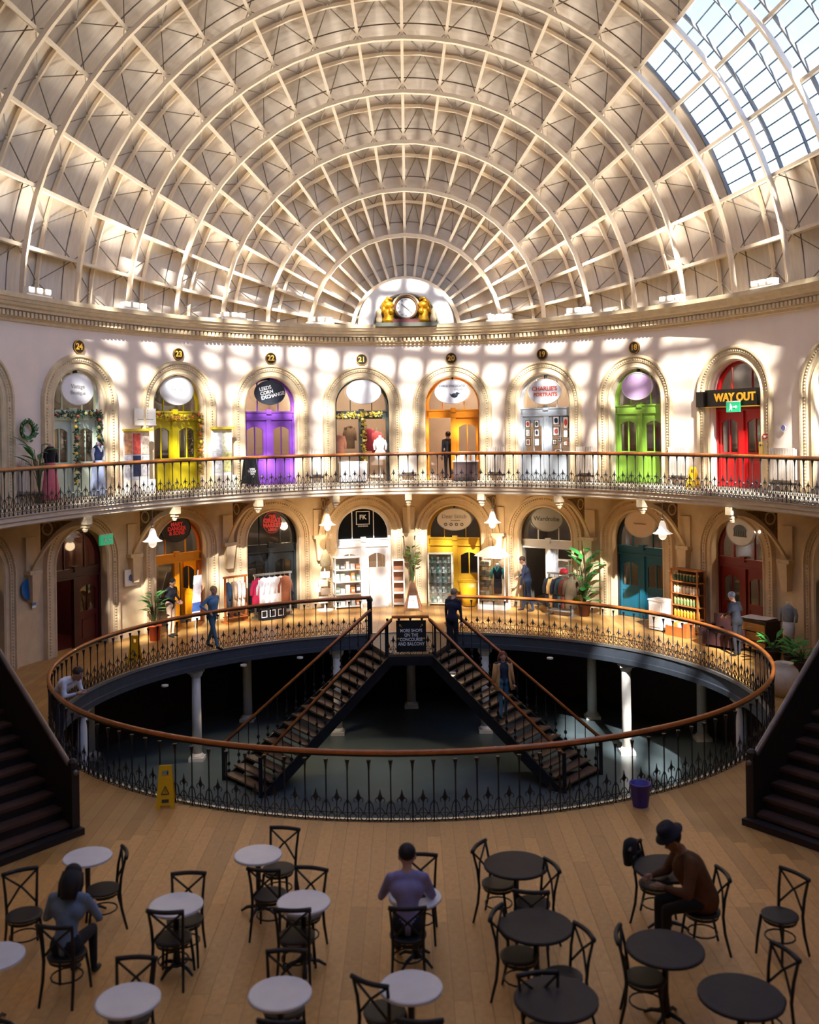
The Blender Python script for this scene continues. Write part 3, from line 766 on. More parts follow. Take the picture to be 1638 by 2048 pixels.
U(6, 'b4bcc2', 'pale grey blue double door hung with framed prints', 7, room=room_light)
U(7, '86b040', 'lime green double door under a lilac oval sign', 8)
U(8, 'b00d10', 'bright red exit door under the black way out board', 9)
U(9, '20242c', 'black shopfront at the right edge of the balcony', 10)
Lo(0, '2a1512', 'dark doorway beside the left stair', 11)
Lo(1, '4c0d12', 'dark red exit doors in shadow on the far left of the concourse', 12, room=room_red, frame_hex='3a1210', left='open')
Lo(2, 'f09a14', 'orange framed shop doorway with a dark oval sign', 13, left='glass', right='open', rim_hex='c2601c')
Lo(3, '1b2023', 'black shopfront with a round red sign', 14)
Lo(4, 'f3f1ee', 'white shop doors under a black fanlight', 15, room=room_light, fan_m=mat('black glass', '15191c', 0.15))
Lo(5, 'b8891a', 'mustard yellow double doors under a cream oval sign', 16)
Lo(6, 'd9d6cf', 'pale grey open shop entrance under a grey oval sign', 17, left='none', right='none', rim_hex='5d574d')
Lo(7, '0c5468', 'dark teal double doors under a beige oval sign', 18, rim_hex='15232c')
Lo(8, '7a1710', 'dark red shop doors under a round white sign', 19, rim_hex='5a1410')
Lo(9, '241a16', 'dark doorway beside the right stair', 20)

# ------------------------------------------------------------------ number discs above the balcony arches
disc_m = mat('black enamel', '17120e', 0.35)
gold_paint = mat('gold paint', 'd9a133', 0.45, var=0.05)
DN = ['', 'pale sage door', 'yellow door', 'purple door', 'open garlanded shopfront', 'orange door', 'pale grey door', 'lime green door']
for i, n_ in ((1, '24'), (2, '23'), (3, '22'), (4, '21'), (5, '20'), (6, '19'), (7, '18')):
    phi = ALLBAYS[i][0]; x, y = EP(phi, -0.03); h = aty(815, 717, 34.9)[1] - 0.03
    t = T('number_disc', f'round black disc with gilt number {n_} above the {DN[i]}', 'number plate', (x, y, h), wall_rz(phi))
    mb = MB(); mb.prism([(0.19 * math.cos(2 * PI * k / 24), 0.19 * math.sin(2 * PI * k / 24)) for k in range(24)], -0.03, 0.04); mb.build('disc', disc_m, t)
    text(n_, 0.25, t, (0, -0.035, 0), gold_paint, bold=0.006)
    MB().tube([(0.185 * math.cos(2 * PI * k / 24), -0.03, 0.185 * math.sin(2 * PI * k / 24)) for k in range(24)], 0.012, 4, closed=True).build('rim', gold, t)

# ------------------------------------------------------------------ oval shop signs
def oval(i, lvl, px, py, rx, rz, hexc, label, rim='c8c4bc', tilt=0.0, d=0.06, rough=0.4):
    phi = ALLBAYS[i][0]; x0, y0 = EP(phi); hh = None
    y_ = y0; a, b = ray(px, py); h = EYE + b * y_ * 0.995
    fx = a * y_ - x0; s = math.copysign(math.hypot(fx, 0), fx) / max(0.4, math.cos(wall_rz(phi)))
    s = max(-0.2, min(0.2, s))
    p = WL(phi, s, d, h)
    t = T('oval_sign', label, 'sign', p, wall_rz(phi))
    m = mat('sign ' + hexc, hexc, rough, var=0.03)
    K = 36; el = [(rx * math.cos(2 * PI * k / K), rz * math.sin(2 * PI * k / K)) for k in range(K)]
    MB().prism(el, -0.03, 0.03).build('board', m, t)
    MB().tube([(x * 0.985, -0.03, z * 0.985) for x, z in el], 0.016, 5, closed=True).build('rim', mat('sign rim ' + rim, rim, 0.4), t)
    MB().box(-0.02, 0.02, 0.0, 0.16, rz - 0.02, rz + 0.14).build('hanger', black_iron, t)
    return t
ink = mat('dark lettering', '3a3836', 0.5); ink_w = mat('white lettering', 'f4f2ee', 0.5); ink_r = mat('red lettering', 'c8503c', 0.5); grey_ink = mat('grey lettering', '9a938c', 0.5)
t = oval(1, 1, 157, 778, 0.60, 0.45, 'dcdcdf', 'silver oval sign above the pale sage door', rough=0.25)
text('Vintage', 0.17, t, (0, -0.035, 0.08), grey_ink); text('Boutique', 0.15, t, (0, -0.035, -0.10), grey_ink)
t = oval(2, 1, 356, 781, 0.62, 0.45, 'd9d9da', 'silver oval sign above the yellow door', rough=0.25)
text('Twisted', 0.15, t, (0, -0.035, 0.06), grey_ink)
t = oval(3, 1, 541, 785, 0.56, 0.40, '22262e', 'black oval sign with tilted white capitals above the purple door', rim='22262e')
text('LEEDS\nCORN\nEXCHANGE', 0.165, t, (-0.36, -0.035, -0.05), ink_w, tilt=rad(13), align='LEFT', spacing=0.9, bold=0.003)
t = oval(4, 1, 727, 783, 0.62, 0.43, 'f6f5f3', 'plain white oval sign above the open garlanded shopfront')
t = oval(5, 1, 904, 783, 0.62, 0.42, 'f4f4f6', 'white oval sign with a small dark bird above the orange door')
text('CHELLI CHILLICATO', 0.10, t, (0, -0.035, 0.20), ink); text('ATELIER', 0.08, t, (0.22, -0.035, 0.07), grey_ink)
bd = MB(); bd.ell((0.08, -0.045, -0.13), (0.12, 0.02, 0.08), 12, 6); bd.ell((0.18, -0.045, -0.06), (0.055, 0.02, 0.05), 8, 5); bd.prism([(0.0, -0.12), (-0.10, -0.05), (-0.02, -0.18)], -0.05, -0.035); bd.prism([(0.22, -0.05), (0.29, -0.06), (0.22, -0.08)], -0.05, -0.035)
bd.build('bird_emblem', mat('blue black ink', '222a3c', 0.5), t)
t = oval(6, 1, 1088, 783, 0.60, 0.42, 'c9c9cb', 'grey oval sign with red capitals above the pale grey door')
text("CHARLIE'S", 0.20, t, (0, -0.035, 0.10), ink_r, bold=0.004); text('PORTRAITS', 0.17, t, (0.03, -0.035, -0.10), ink_r, bold=0.004)
t = oval(7, 1, 1272, 772, 0.58, 0.43, 'c9a7cf', 'lilac oval sign above the lime green door')
t = oval(2, 0, 355, 1058, 0.56, 0.42, '1c1412', 'black oval sign with red lettering above the orange doorway', rim='1c1412')
red_glow = mat('red sign lettering', 'c02a24', 0.5, emit=0.15)
text('MARY\nDANGER\n& SONS', 0.17, t, (0.02, -0.035, 0), red_glow, spacing=0.8, bold=0.005)
t = oval(3, 0, 545, 1046, 0.34, 0.36, '1c1412', 'round red lettered sign on the black shopfront', rim='c03028')
text('THE', 0.13, t, (0, -0.035, 0.2), red_glow, bold=0.01); text('GREAT', 0.2, t, (0, -0.035, 0.06), red_glow, bold=0.012); text('MARKET', 0.17, t, (0, -0.035, -0.10), red_glow, bold=0.012); text('LEEDS', 0.11, t, (0, -0.035, -0.24), red_glow, bold=0.008)
t = oval(5, 0, 908, 1040, 0.60, 0.38, 'e2d6c4', 'cream oval sign with four small round icons above the mustard doors')
text('Dear Stitch', 0.19, t, (0, -0.035, 0.10), grey_ink)
text('handmade', 0.08, t, (0.05, -0.035, -0.03), grey_ink)
for k in range(4):
    m_ = MB(); m_.tube([(-0.30 + 0.19 * k + 0.045 * math.cos(2 * PI * j / 12), -0.035, -0.17 + 0.045 * math.sin(2 * PI * j / 12)) for j in range(12)], 0.012, 4, closed=True); m_.build('icon', ink, t)
t = oval(6, 0, 1092, 1040, 0.58, 0.40, '8e8a80', 'grey oval sign with script lettering above the open pale entrance', rim='7a766c')
text('Wardrobe', 0.22, t, (0, -0.035, 0.02), ink)
t = oval(7, 0, 1278, 1048, 0.58, 0.43, 'e2c7a8', 'beige oval sign above the dark teal doors')
text('homeware', 0.11, t, (0, -0.035, 0.0), mat('tan lettering', 'b79a78', 0.5))
t = oval(8, 0, 1477, 1063, 0.52, 0.42, 'e6e6e8', 'white oval sign with an engraved round building above the dark red doors', rim='bcbcc0')
m_ = MB()
for k in range(7): m_.box(-0.2 + 0.4 * k / 6 - 0.018, -0.2 + 0.4 * k / 6 + 0.018, -0.045, -0.03, -0.12, 0.02)
m_.box(-0.24, 0.24, -0.045, -0.03, 0.02, 0.06).box(-0.24, 0.24, -0.045, -0.03, -0.16, -0.12)
m_.add([(0.22 * math.cos(PI * k / 10), -0.04, 0.06 + 0.12 * math.sin(PI * k / 10)) for k in range(11)], [tuple(range(11))])
m_.build('building_emblem', mat('slate ink', '59626a', 0.5), t)
for s_ in (0.66, 0.80):
    MB().ell((s_, -0.10, 0.05), 0.05, 10, 6).build('spot_bulb', mat('spot bulb', 'fff0dc', 0.3, emit=3.0, var=0.0), t)
MB().box(0.45, 0.86, -0.06, -0.02, 0.03, 0.07).build('lamp_arm', steel, t)
# white square monogram on the black fanlight
phi = ALLBAYS[4][0]; x, y = EP(phi, 0.22)
t = T('shop_lettering', 'white square frame with the letters FK on the black fanlight', 'sign', (x, y, aty(727, 1036, 34.9)[1]), wall_rz(phi))
MB().box(-0.24, 0.24, -0.01, 0.02, 0.21, 0.235).box(-0.24, 0.24, -0.01, 0.02, -0.235, -0.21).box(-0.24, -0.215, -0.01, 0.02, -0.21, 0.21).box(0.215, 0.24, -0.01, 0.02, -0.21, 0.21).build('border', ink_w, t)
text('FK', 0.22, t, (0, -0.01, 0.02), ink_w, bold=0.004); text('FASHION', 0.085, t, (0, -0.01, -0.29), ink_w, spacing=1)
# WAY OUT board
phi = ALLBAYS[8][0]; p = WL(phi, 0, -0.10, BAL + 2.55)
t = T('way_out_board', 'black box board with gold WAY OUT letters across the red door', 'sign', p, wall_rz(phi))
MB().box(-1.02, 0.92, -0.06, 0.10, -0.24, 0.24).build('board', mat('black sign paint', '17120e', 0.4), t)
MB().box(-1.30, -1.00, -0.14, 0.06, -0.24, 0.20).build('end_box', mat('black sign paint', '17120e', 0.4), t)
MB().box(-1.02, 0.94, -0.08, 0.10, -0.27, -0.24).build('lower_edge', gold_paint, t)
text('WAY OUT', 0.32, t, (0.12, -0.07, 0.0), mat('gold letters', 'e0a12a', 0.4, emit=0.3), bold=0.008, extr=0.015)
exit_m = mat('green exit sign', '1f9a66', 0.4, emit=0.25)
def exit_sign(i, px, py, d, label):
    phi = ALLBAYS[i][0]; x0, y0 = EP(phi); x, h = aty(px, py, y0 - 0.3)
    t = T('exit_sign', label, 'exit sign', (x, y0 - 0.25, h), wall_rz(phi))
    MB().box(-0.24, 0.24, -0.03, 0.03, -0.14, 0.14).build('case', exit_m, t)
    m_ = MB(); m_.ell((-0.08, -0.035, 0.07), (0.03, 0.01, 0.03), 8, 5); m_.prism([(-0.10, 0.04), (-0.04, 0.04), (-0.03, -0.04), (-0.09, -0.04)], -0.045, -0.03)
    m_.tube([(-0.08, -0.036, -0.03), (-0.03, -0.036, -0.09)], 0.012, 4).tube([(-0.08, -0.036, -0.03), (-0.12, -0.036, -0.09)], 0.012, 4).tube([(-0.07, -0.036, 0.03), (-0.01, -0.036, 0.0)], 0.01, 4)
    m_.prism([(0.04, -0.02), (0.12, -0.02), (0.12, -0.05), (0.17, 0.0), (0.12, 0.05), (0.12, 0.02), (0.04, 0.02)], -0.045, -0.03)
    m_.build('running_figure', ink_w, t)
    MB().box(-0.24, 0.24, -0.03, 0.03, 0.14, 0.17).build('top_case', white_paint, t)
    return t
exit_sign(8, 1468, 814, 0.1, 'green lit exit sign under the way out board')
exit_sign(1, 211, 1080, 0.1, 'green lit exit sign over the dark red doors')

# ------------------------------------------------------------------ clock under its white arch
aw = T('clock_arch', 'broad white semicircular arch framing the gilded clock', 'arch', (0, 34.45, 9.58), 0)
K = 28; mb = MB(); vs = []
for k in range(K + 1):
    a_ = PI * k / K; c_, s_ = math.cos(a_), math.sin(a_)
    for r_, yy in ((1.66, -0.12), (1.64, -0.18), (1.15, -0.18), (1.10, -0.10), (1.10, 0.3), (1.66, 0.3)): vs.append((r_ * c_, yy, r_ * s_))
mb.add(vs, [(k * 6 + j, k * 6 + (j + 1) % 6, (k + 1) * 6 + (j + 1) % 6, (k + 1) * 6 + j) for k in range(K) for j in range(6)])
mb.build('arch_band', white_paint, aw)
mb = MB(); mb.add([(1.12 * math.cos(PI * k / K), 0.25, 1.12 * math.sin(PI * k / K)) for k in range(K + 1)], [tuple(range(K + 1))]); mb.build('niche', white_paint, aw)
cx, ch = aty(812, 616, 34.3)
ck = T('clock', 'gilded wall clock with white dial flanked by carved gold supporters', 'clock', (cx, 34.3, ch))
MB().prism([(0.36 * math.cos(2 * PI * k / 32), 0.36 * math.sin(2 * PI * k / 32)) for k in range(32)], -0.06, 0.10).build('dial', mat('white clock dial', 'efece4', 0.4, var=0.02), ck)
MB().tube([(0.38 * math.cos(2 * PI * k / 32), -0.04, 0.38 * math.sin(2 * PI * k / 32)) for k in range(32)], 0.05, 6, closed=True).build('bezel', mat('dark bronze', '6a4a2a', 0.4, metal=0.5), ck, True)
hands = MB()
hands.tube([(-0.16, -0.075, 0.13), (0.10, -0.075, -0.08)], 0.014, 4); hands.tube([(0.0, -0.075, 0.0), (0.22, -0.075, -0.20)], 0.010, 4); hands.build('hand', ink, ck)
for k, n_ in enumerate(['XII', 'I', 'II', 'III', 'IIII', 'V', 'VI', 'VII', 'VIII', 'IX', 'X', 'XI']):
    a_ = PI / 2 - k * PI / 6; text(n_, 0.085, ck, (0.28 * math.cos(a_), -0.065, 0.28 * math.sin(a_)), ink, name='numeral')
for s in (-1, 1):
    m_ = MB()
    m_.lathe([(0.22, -0.50), (0.24, -0.40), (0.17, -0.28), (0.20, -0.14), (0.16, -0.02)], 10, (s * 0.60, 0, 0), 1, 0.6)
    m_.ell((s * 0.60, -0.03, 0.10), (0.19, 0.14, 0.15), 10, 7); m_.ell((s * 0.66, -0.05, 0.22), (0.11, 0.1, 0.10), 8, 6); m_.ell((s * 0.52, -0.1, -0.12), (0.10, 0.1, 0.12), 8, 6)
    m_.ell((s * 0.76, -0.02, -0.05), (0.10, 0.08, 0.14), 8, 6); m_.tube([(s * 0.46, -0.05, 0.30), (s * 0.62, -0.05, 0.34), (s * 0.78, -0.05, 0.16), (s * 0.84, -0.02, -0.2)], 0.05, 6)
    m_.build('supporter', gold, ck, True)
    m_ = MB(); m_.lathe([(0.10, -0.5), (0.13, -0.38), (0.08, -0.22), (0.11, -0.1), (0.03, 0.0)], 8, (s * 0.92, 0, 0)); m_.build('finial', stone, ck, True)
MB().tube([(0.46 * math.cos(PI * k / 10), 0, 0.46 * math.sin(PI * k / 10)) for k in range(11)], 0.045, 6).build('crest', stone, ck, True)
MB().cbox((0, 0, -0.57), (2.1, 0.3, 0.13)).build('base', mat('dark moss stone', '57584c', 0.7), ck)
MB().cbox((0, -0.02, -0.44), (0.9, 0.2, 0.12)).build('plinth', mat('oxblood paint', '6b2a26', 0.5), ck)

# MORE SHOPS board on the landing railing
x, y = 0.02, 26.82
t = T('direction_board', 'black board reading more shops hung on the landing railing', 'sign', (x, y, 0.50))
MB().box(-0.40, 0.40, -0.02, 0.02, -0.42, 0.42).build('board', mat('black board', '121317', 0.5), t)
text('MORE SHOPS\nON THE\nCONCOURSE\nAND BALCONY', 0.125, t, (0, -0.03, -0.03), ink_w, spacing=0.95, bold=0.001, sx=0.80)
for sx_, sz_, r_ in ((-0.28, 0.28, 135), (0.28, 0.28, 45), (-0.32, -0.06, 180), (0.32, -0.06, 0)):
    a_ = rad(r_); c_, s_ = math.cos(a_), math.sin(a_); m_ = MB()
    m_.tube([(sx_ - 0.05 * c_, -0.028, sz_ - 0.05 * s_), (sx_ + 0.05 * c_, -0.028, sz_ + 0.05 * s_)], 0.008, 4)
    for e_ in (150, -150):
        m_.tube([(sx_ + 0.05 * c_, -0.028, sz_ + 0.05 * s_), (sx_ + 0.05 * c_ + 0.045 * math.cos(a_ + rad(e_)), -0.028, sz_ + 0.05 * s_ + 0.045 * math.sin(a_ + rad(e_)))], 0.008, 4)
    m_.build('arrow', gold_paint, t)
for s in (-1, 1): MB().tube([(s * 0.3, 0.02, 0.40), (s * 0.3, 0.08, 0.52)], 0.01, 4).build('hook', black_iron, t)

# ------------------------------------------------------------------ placing things against the oval wall
def wallpos(px, inset, py=1150):
    c = (px - PX0) + (PY0 - py) * ROLL
    lo, hi = -85.0, 85.0
    for _ in range(60):
        m = (lo + hi) / 2; x, y = EP(m, -inset)
        if x / y * F < c: lo = m
        else: hi = m
    x, y = EP(lo, -inset)
    return x, y, wall_rz(lo)
def hz(py, y, px=815): return aty(px, py, y)[1]

# radiators between the balcony doors
rad_m = mat('cream radiator paint', 'ded2c4', 0.5, var=0.04)
for px, w_, nm in ((62, 0.8, 'beside the wreath'), (632, 0.5, 'left of the garlanded shop'), (815, 0.6, 'below the clock'), (992, 0.6, 'between the orange and grey doors'), (1170, 0.6, 'between the grey and green doors'), (1357, 0.7, 'between the green and red doors'), (1566, 0.9, 'right of the red door')):
    x, y, rz = wallpos(px, 0.14, 900)
    t = T('radiator', f'ribbed cream radiator against the balcony wall {nm}', 'radiator', (x, y, BAL), rz)
    MB().box(-w_ / 2, w_ / 2, -0.02, 0.04, 0.32, 1.12).build('back_panel', rad_m, t)
    n = int(w_ / 0.055); f = MB()
    for k in range(n):
        xx = -w_ / 2 + w_ * (k + 0.5) / n; f.box(xx - 0.017, xx + 0.017, -0.07, -0.02, 0.30, 1.15)
    f = f.build('fins', rad_m, t); f['kind'] = 'stuff'
    MB().box(-w_ / 2, w_ / 2, -0.06, 0.05, 0.18, 0.24).build('pipe_cover', mat('dark pipe', '3a2a24', 0.5), t)
    for xx in (-w_ / 2 + 0.06, w_ / 2 - 0.06): MB().box(xx - 0.02, xx + 0.02, -0.04, 0.02, 0, 0.32).build('foot', rad_m, t)

# ------------------------------------------------------------------ cafe tables and chairs
marble = mat('white marble table top', 'd9d7d6', 0.25, var=0.05, scale=4)
dark_top = mat('dark table top', '2a2525', 0.6, var=0.15, spec=0.3)
chair_m = mat('black stained bentwood', '171413', 0.55, var=0.25, scale=8)
def make_table(d, top_m):
    t = T('cafe_table', 'x', 'table')
    r = d / 2
    MB().lathe([(r - 0.02, 0.715), (r, 0.722), (r, 0.745), (r - 0.012, 0.752)], 32).build('table_top', top_m, t)
    MB().lathe([(0.10, 0.70), (0.035, 0.66), (0.030, 0.30), (0.045, 0.12), (0.05, 0.06)], 12).build('column', black_iron, t, True)
    for k in range(4):
        a = PI / 4 + k * PI / 2
        m = MB(); m.tube([(0.03 * math.cos(a), 0.03 * math.sin(a), 0.10), (0.16 * math.cos(a), 0.16 * math.sin(a), 0.07), (0.24 * math.cos(a), 0.24 * math.sin(a), 0.015)], [0.025, 0.02, 0.014], 6)
        m.build('foot', black_iron, t)
    return t
def make_chair(ladder=False):
    t = T('cafe_chair', 'x', 'chair')
    MB().lathe([(0.19, 0.44), (0.205, 0.45), (0.205, 0.468), (0.18, 0.474)], 20, (0, -0.01, 0)).build('seat', chair_m, t)
    MB().lathe([(0.185, 0.40), (0.195, 0.44)], 20, (0, -0.01, 0), cap=False).build('seat_rim', chair_m, t)
    for s in (-1, 1):
        MB().tube([(s * 0.15, -0.14, 0.44), (s * 0.17, -0.18, 0.2), (s * 0.18, -0.20, 0)], [0.018, 0.016, 0.014], 6).build('leg', chair_m, t)
        MB().tube([(s * 0.185, 0.25, 0), (s * 0.17, 0.19, 0.25), (s * 0.165, 0.17, 0.46)], [0.014, 0.017, 0.018], 6).build('leg', chair_m, t)
        MB().tube([(s * 0.165, 0.17, 0.46), (s * 0.175, 0.19, 0.66), (s * 0.19, 0.24, 0.87)], [0.018, 0.017, 0.015], 6).build('back_post', chair_m, t)
    K = 8
    MB().tube([(-0.205 + 0.41 * i / K, 0.24 + 0.035 * math.sin(PI * i / K), 0.87) for i in range(K + 1)], 0.026, 6).build('top_rail', chair_m, t, True)
    if ladder:
        for z in (0.60, 0.68, 0.76):
            MB().tube([(-0.17 + 0.34 * i / K, 0.19 + (z - 0.6) * 0.2 + 0.025 * math.sin(PI * i / K), z) for i in range(K + 1)], 0.018, 5).build('back_slat', chair_m, t)
    else:
        for s in (-1, 1):
            MB().tube([(s * 0.165, 0.175, 0.50), (s * 0.02, 0.225, 0.68), (-s * 0.185, 0.235, 0.855)], 0.013, 5).build('cross_brace', chair_m, t)
    MB().tube([(0.165 * math.cos(2 * PI * i / 14), -0.01 + 0.165 * math.sin(2 * PI * i / 14), 0.22) for i in range(14)], 0.010, 5, closed=True).build('stretcher', chair_m, t)
    return t
white0 = make_table(0.60, marble); dark0 = make_table(0.78, dark_top)
TABLES = [('w', 175, 1712, 'white marble cafe table nearest the left staircase'), ('w', 516, 1708, 'white marble cafe table closest to the well railing'),
          ('w', 352, 1808, 'white marble cafe table left of the central white table'), ('w', 607, 1803, 'white marble cafe table just behind the free chair in the middle of the floor'),
          ('w', 256, 1998, 'white marble cafe table at the bottom left of the floor'), ('w', 560, 1985, 'white marble cafe table at the bottom centre left'),
          ('w', 822, 1972, 'white marble cafe table at the bottom, right of the dark chair'), ('w', 830, 1792, 'white marble cafe table in front of the lavender shirted person'),
          ('w', -12, 1912, 'white marble cafe table cut by the left edge, beside the long haired person'),
          ('d', 1032, 1728, 'dark round cafe table nearest the well, between two chairs'), ('d', 1072, 1850, 'dark round cafe table in front of the dark one by the well'),
          ('d', 1335, 1735, 'dark round cafe table used by the person in the hat'), ('d', 1330, 1895, 'dark round cafe table before the person in the hat'),
          ('d', 1112, 1995, 'dark round cafe table at the bottom right of centre'), ('d', 1482, 1990, 'dark round cafe table in the bottom right corner')]
used = set()
TP = []
for k, px, py, lab in TABLES:
    x, y = at(px, py, 0.75); src = white0 if k == 'w' else dark0
    grp = 'white marble cafe tables' if k == 'w' else 'dark cafe tables'
    if k in used: o = copy_tree(src, (x, y, 0), random.uniform(0, 1.5), lab, grp)
    else:
        used.add(k); o = src; o.location = (x, y, 0); o['label'] = lab; o['group'] = grp
    TP.append((x, y))
x0_, l0_ = None, None
chair0 = make_chair(); ladder0 = make_chair(True)
CH = [(250, 1702, -68, 'dark cross back chair to the right of the table by the left staircase'), (377, 1745, 2, 'dark cross back chair facing us behind the middle left white table'),
      (330, 1822, 176, 'dark cross back chair seen from behind at the middle left white table'), (570, 1655, -12, 'dark cross back chair standing nearest the well railing'),
      (527, 1738, 172, 'dark cross back chair turned away from us at the table closest to the well'), (623, 1735, -14, 'dark cross back chair facing us behind the central white table'),
      (584, 1818, 177, 'dark cross back chair seen from behind at the central white table'), (841, 1708, -3, 'dark cross back chair opposite the lavender shirted person'),
      (815, 1815, 180, 'dark cross back chair that the lavender shirted person sits on'), (956, 1690, 62, 'dark cross back chair at the left of the dark table by the well'),
      (1106, 1728, -72, 'dark cross back chair at the right of the dark table by the well'), (1062, 1782, 172, 'dark cross back chair between the two dark tables'),
      (1170, 1860, -70, 'dark cross back chair at the right of the second dark table'), (990, 1822, 66, 'dark cross back chair at the left of the second dark table'),
      (1236, 1866, 76, 'dark cross back chair left of the dark table before the hat wearer'), (273, 1914, 0, 'dark cross back chair facing us behind the bottom left white table'),
      (573, 1900, 0, 'dark cross back chair facing us behind the bottom centre white table'), (738, 1962, 150, 'dark cross back chair left of the bottom white table'),
      (262, 2052, 182, 'dark cross back chair seen from behind below the bottom left white table'), (560, 2042, 176, 'dark cross back chair seen from behind below the bottom centre white table'),
      (840, 2040, 178, 'dark cross back chair seen from behind below the bottom right white table'), (108, 1852, 172, 'dark cross back chair that the long haired person sits on'),
      (40, 1740, 30, 'dark cross back chair at the foot of the left staircase'), (1448, 1745, -85, 'dark cross back chair that the hat wearer sits on'),
      (1590, 1745, -60, 'dark cross back chair near the right staircase'), (1075, 1945, 8, 'dark cross back chair facing us behind the bottom dark table'), (1572, 1900, -70, 'dark cross back chair at the bottom right corner table')]
CP = []
for i, (px, py, rz, lab) in enumerate(CH):
    x, y = at(px, py, 0.88); r = rad(rz); x -= -0.255 * math.sin(r); y -= 0.255 * math.cos(r)
    if i == 0: o = chair0; o.location = (x, y, 0); o.rotation_euler = (0, 0, r); o['label'] = lab; o['group'] = 'cross back cafe chairs'
    else: copy_tree(chair0, (x, y, 0), r, lab, 'cross back cafe chairs')
    CP.append((x, y, r))
x, y = at(1268, 1690, 0.88); r = rad(58); x += 0.255 * math.sin(r); y -= 0.255 * math.cos(r)
ladder0.location = (x, y, 0); ladder0.rotation_euler = (0, 0, r); ladder0['label'] = 'ladder back chair with lit gaps between its slats, left of the hat wearer\'s table'
bx, by = at(1262, 1686, 0.90)
t = T('draped_jacket', 'dark jacket slung over the ladder back chair', 'jacket', (bx, by, 0.62), r)
MB().lathe([(0.02, 0.0), (0.13, 0.03), (0.15, 0.16), (0.13, 0.29), (0.03, 0.33)], 12, (0.02, 0.02, 0), 1, 0.55).build('cloth', mat('charcoal cloth', '17161c', 0.9), t, True)
MB().tube([(0.12, 0, 0.26), (0.17, -0.03, 0.1), (0.16, -0.04, -0.10)], [0.05, 0.045, 0.04], 8).build('sleeve', mat('charcoal cloth', '17161c', 0.9), t, True)

# ------------------------------------------------------------------ wet floor signs and bin
yel = mat('yellow plastic', 'e0b010', 0.4, var=0.05)
def wet_sign(px, py, h_floor, hgt, label, rz=0.2, loc=None):
    x, y = loc if loc else at(px, py, h_floor)
    t = T('wet_floor_sign', label, 'floor sign', (x, y, h_floor), rz)
    for s in (-1, 1):
        m = MB()
        def P(u, z): return (u * (1 - 0.35 * z / hgt) * 0.15, s * 0.14 * (1 - z / hgt), z)
        T2 = Vector((0, s * 0.012, 0))
        grid = [(-1, 0, -0.55, hgt), (0.55, 0, 1, hgt), (-0.55, 0.06, 0.55, hgt * 0.74), (-0.55, hgt * 0.88, 0.55, hgt)]
        for u0, z0, u1, z1 in grid:
            a = [Vector(P(u0, z0)), Vector(P(u1, z0)), Vector(P(u1, z1)), Vector(P(u0, z1))]
            m.add([p for p in a] + [p + T2 for p in a], [(0, 1, 2, 3), (7, 6, 5, 4), (0, 4, 5, 1), (1, 5, 6, 2), (2, 6, 7, 3), (3, 7, 4, 0)])
        p = m.build('panel', yel, t)
        if s == -1:
            g = MB(); c = hgt * 0.42
            def Q(u, z): return (u, -0.14 * (1 - z / hgt) - 0.017, z)
            for k in range(3):
                zz = [(-0.06, c - 0.05), (0.06, c - 0.05), (0.0, c + 0.07)]
                g.tube([Q(*zz[k]), Q(*zz[(k + 1) % 3])], 0.007, 4)
            g.tube([Q(0.0, c + 0.03), Q(0.0, c - 0.02)], 0.006, 4)
            g.add([Q(-0.055, 0.10), Q(0.055, 0.10), Q(0.055, 0.15), Q(-0.055, 0.15)], [(0, 1, 2, 3)])
            g.build('warning_symbol', ink, p)
    return t
wet_sign(332, 1612, 0.0, 0.66, 'yellow folding wet floor sign by the well railing at the left', 0.15)
wet_sign(270, 1326, 0.0, 0.72, 'yellow folding wet floor sign behind the far left railing', -0.3)
x, y, rz = wallpos(1386, 1.2, 950); wet_sign(0, 0, BAL, 0.62, 'yellow folding wet floor sign on the balcony left of the red door', rz, (x, y))
x, y = at(1281, 1612, 0)
t = T('waste_bin', 'purple plastic bin standing against the well railing', 'bin', (x, y, 0))
MB().lathe([(0.12, 0.0), (0.165, 0.34), (0.175, 0.35), (0.175, 0.37), (0.155, 0.37), (0.11, 0.03)], 20, cap=False).build('bucket', mat('purple plastic', '3a2a8c', 0.4), t, True)
MB().lathe([(0.115, 0.02), (0.0, 0.02)], 20).build('floor_disc', mat('purple plastic', '3a2a8c', 0.4), t)

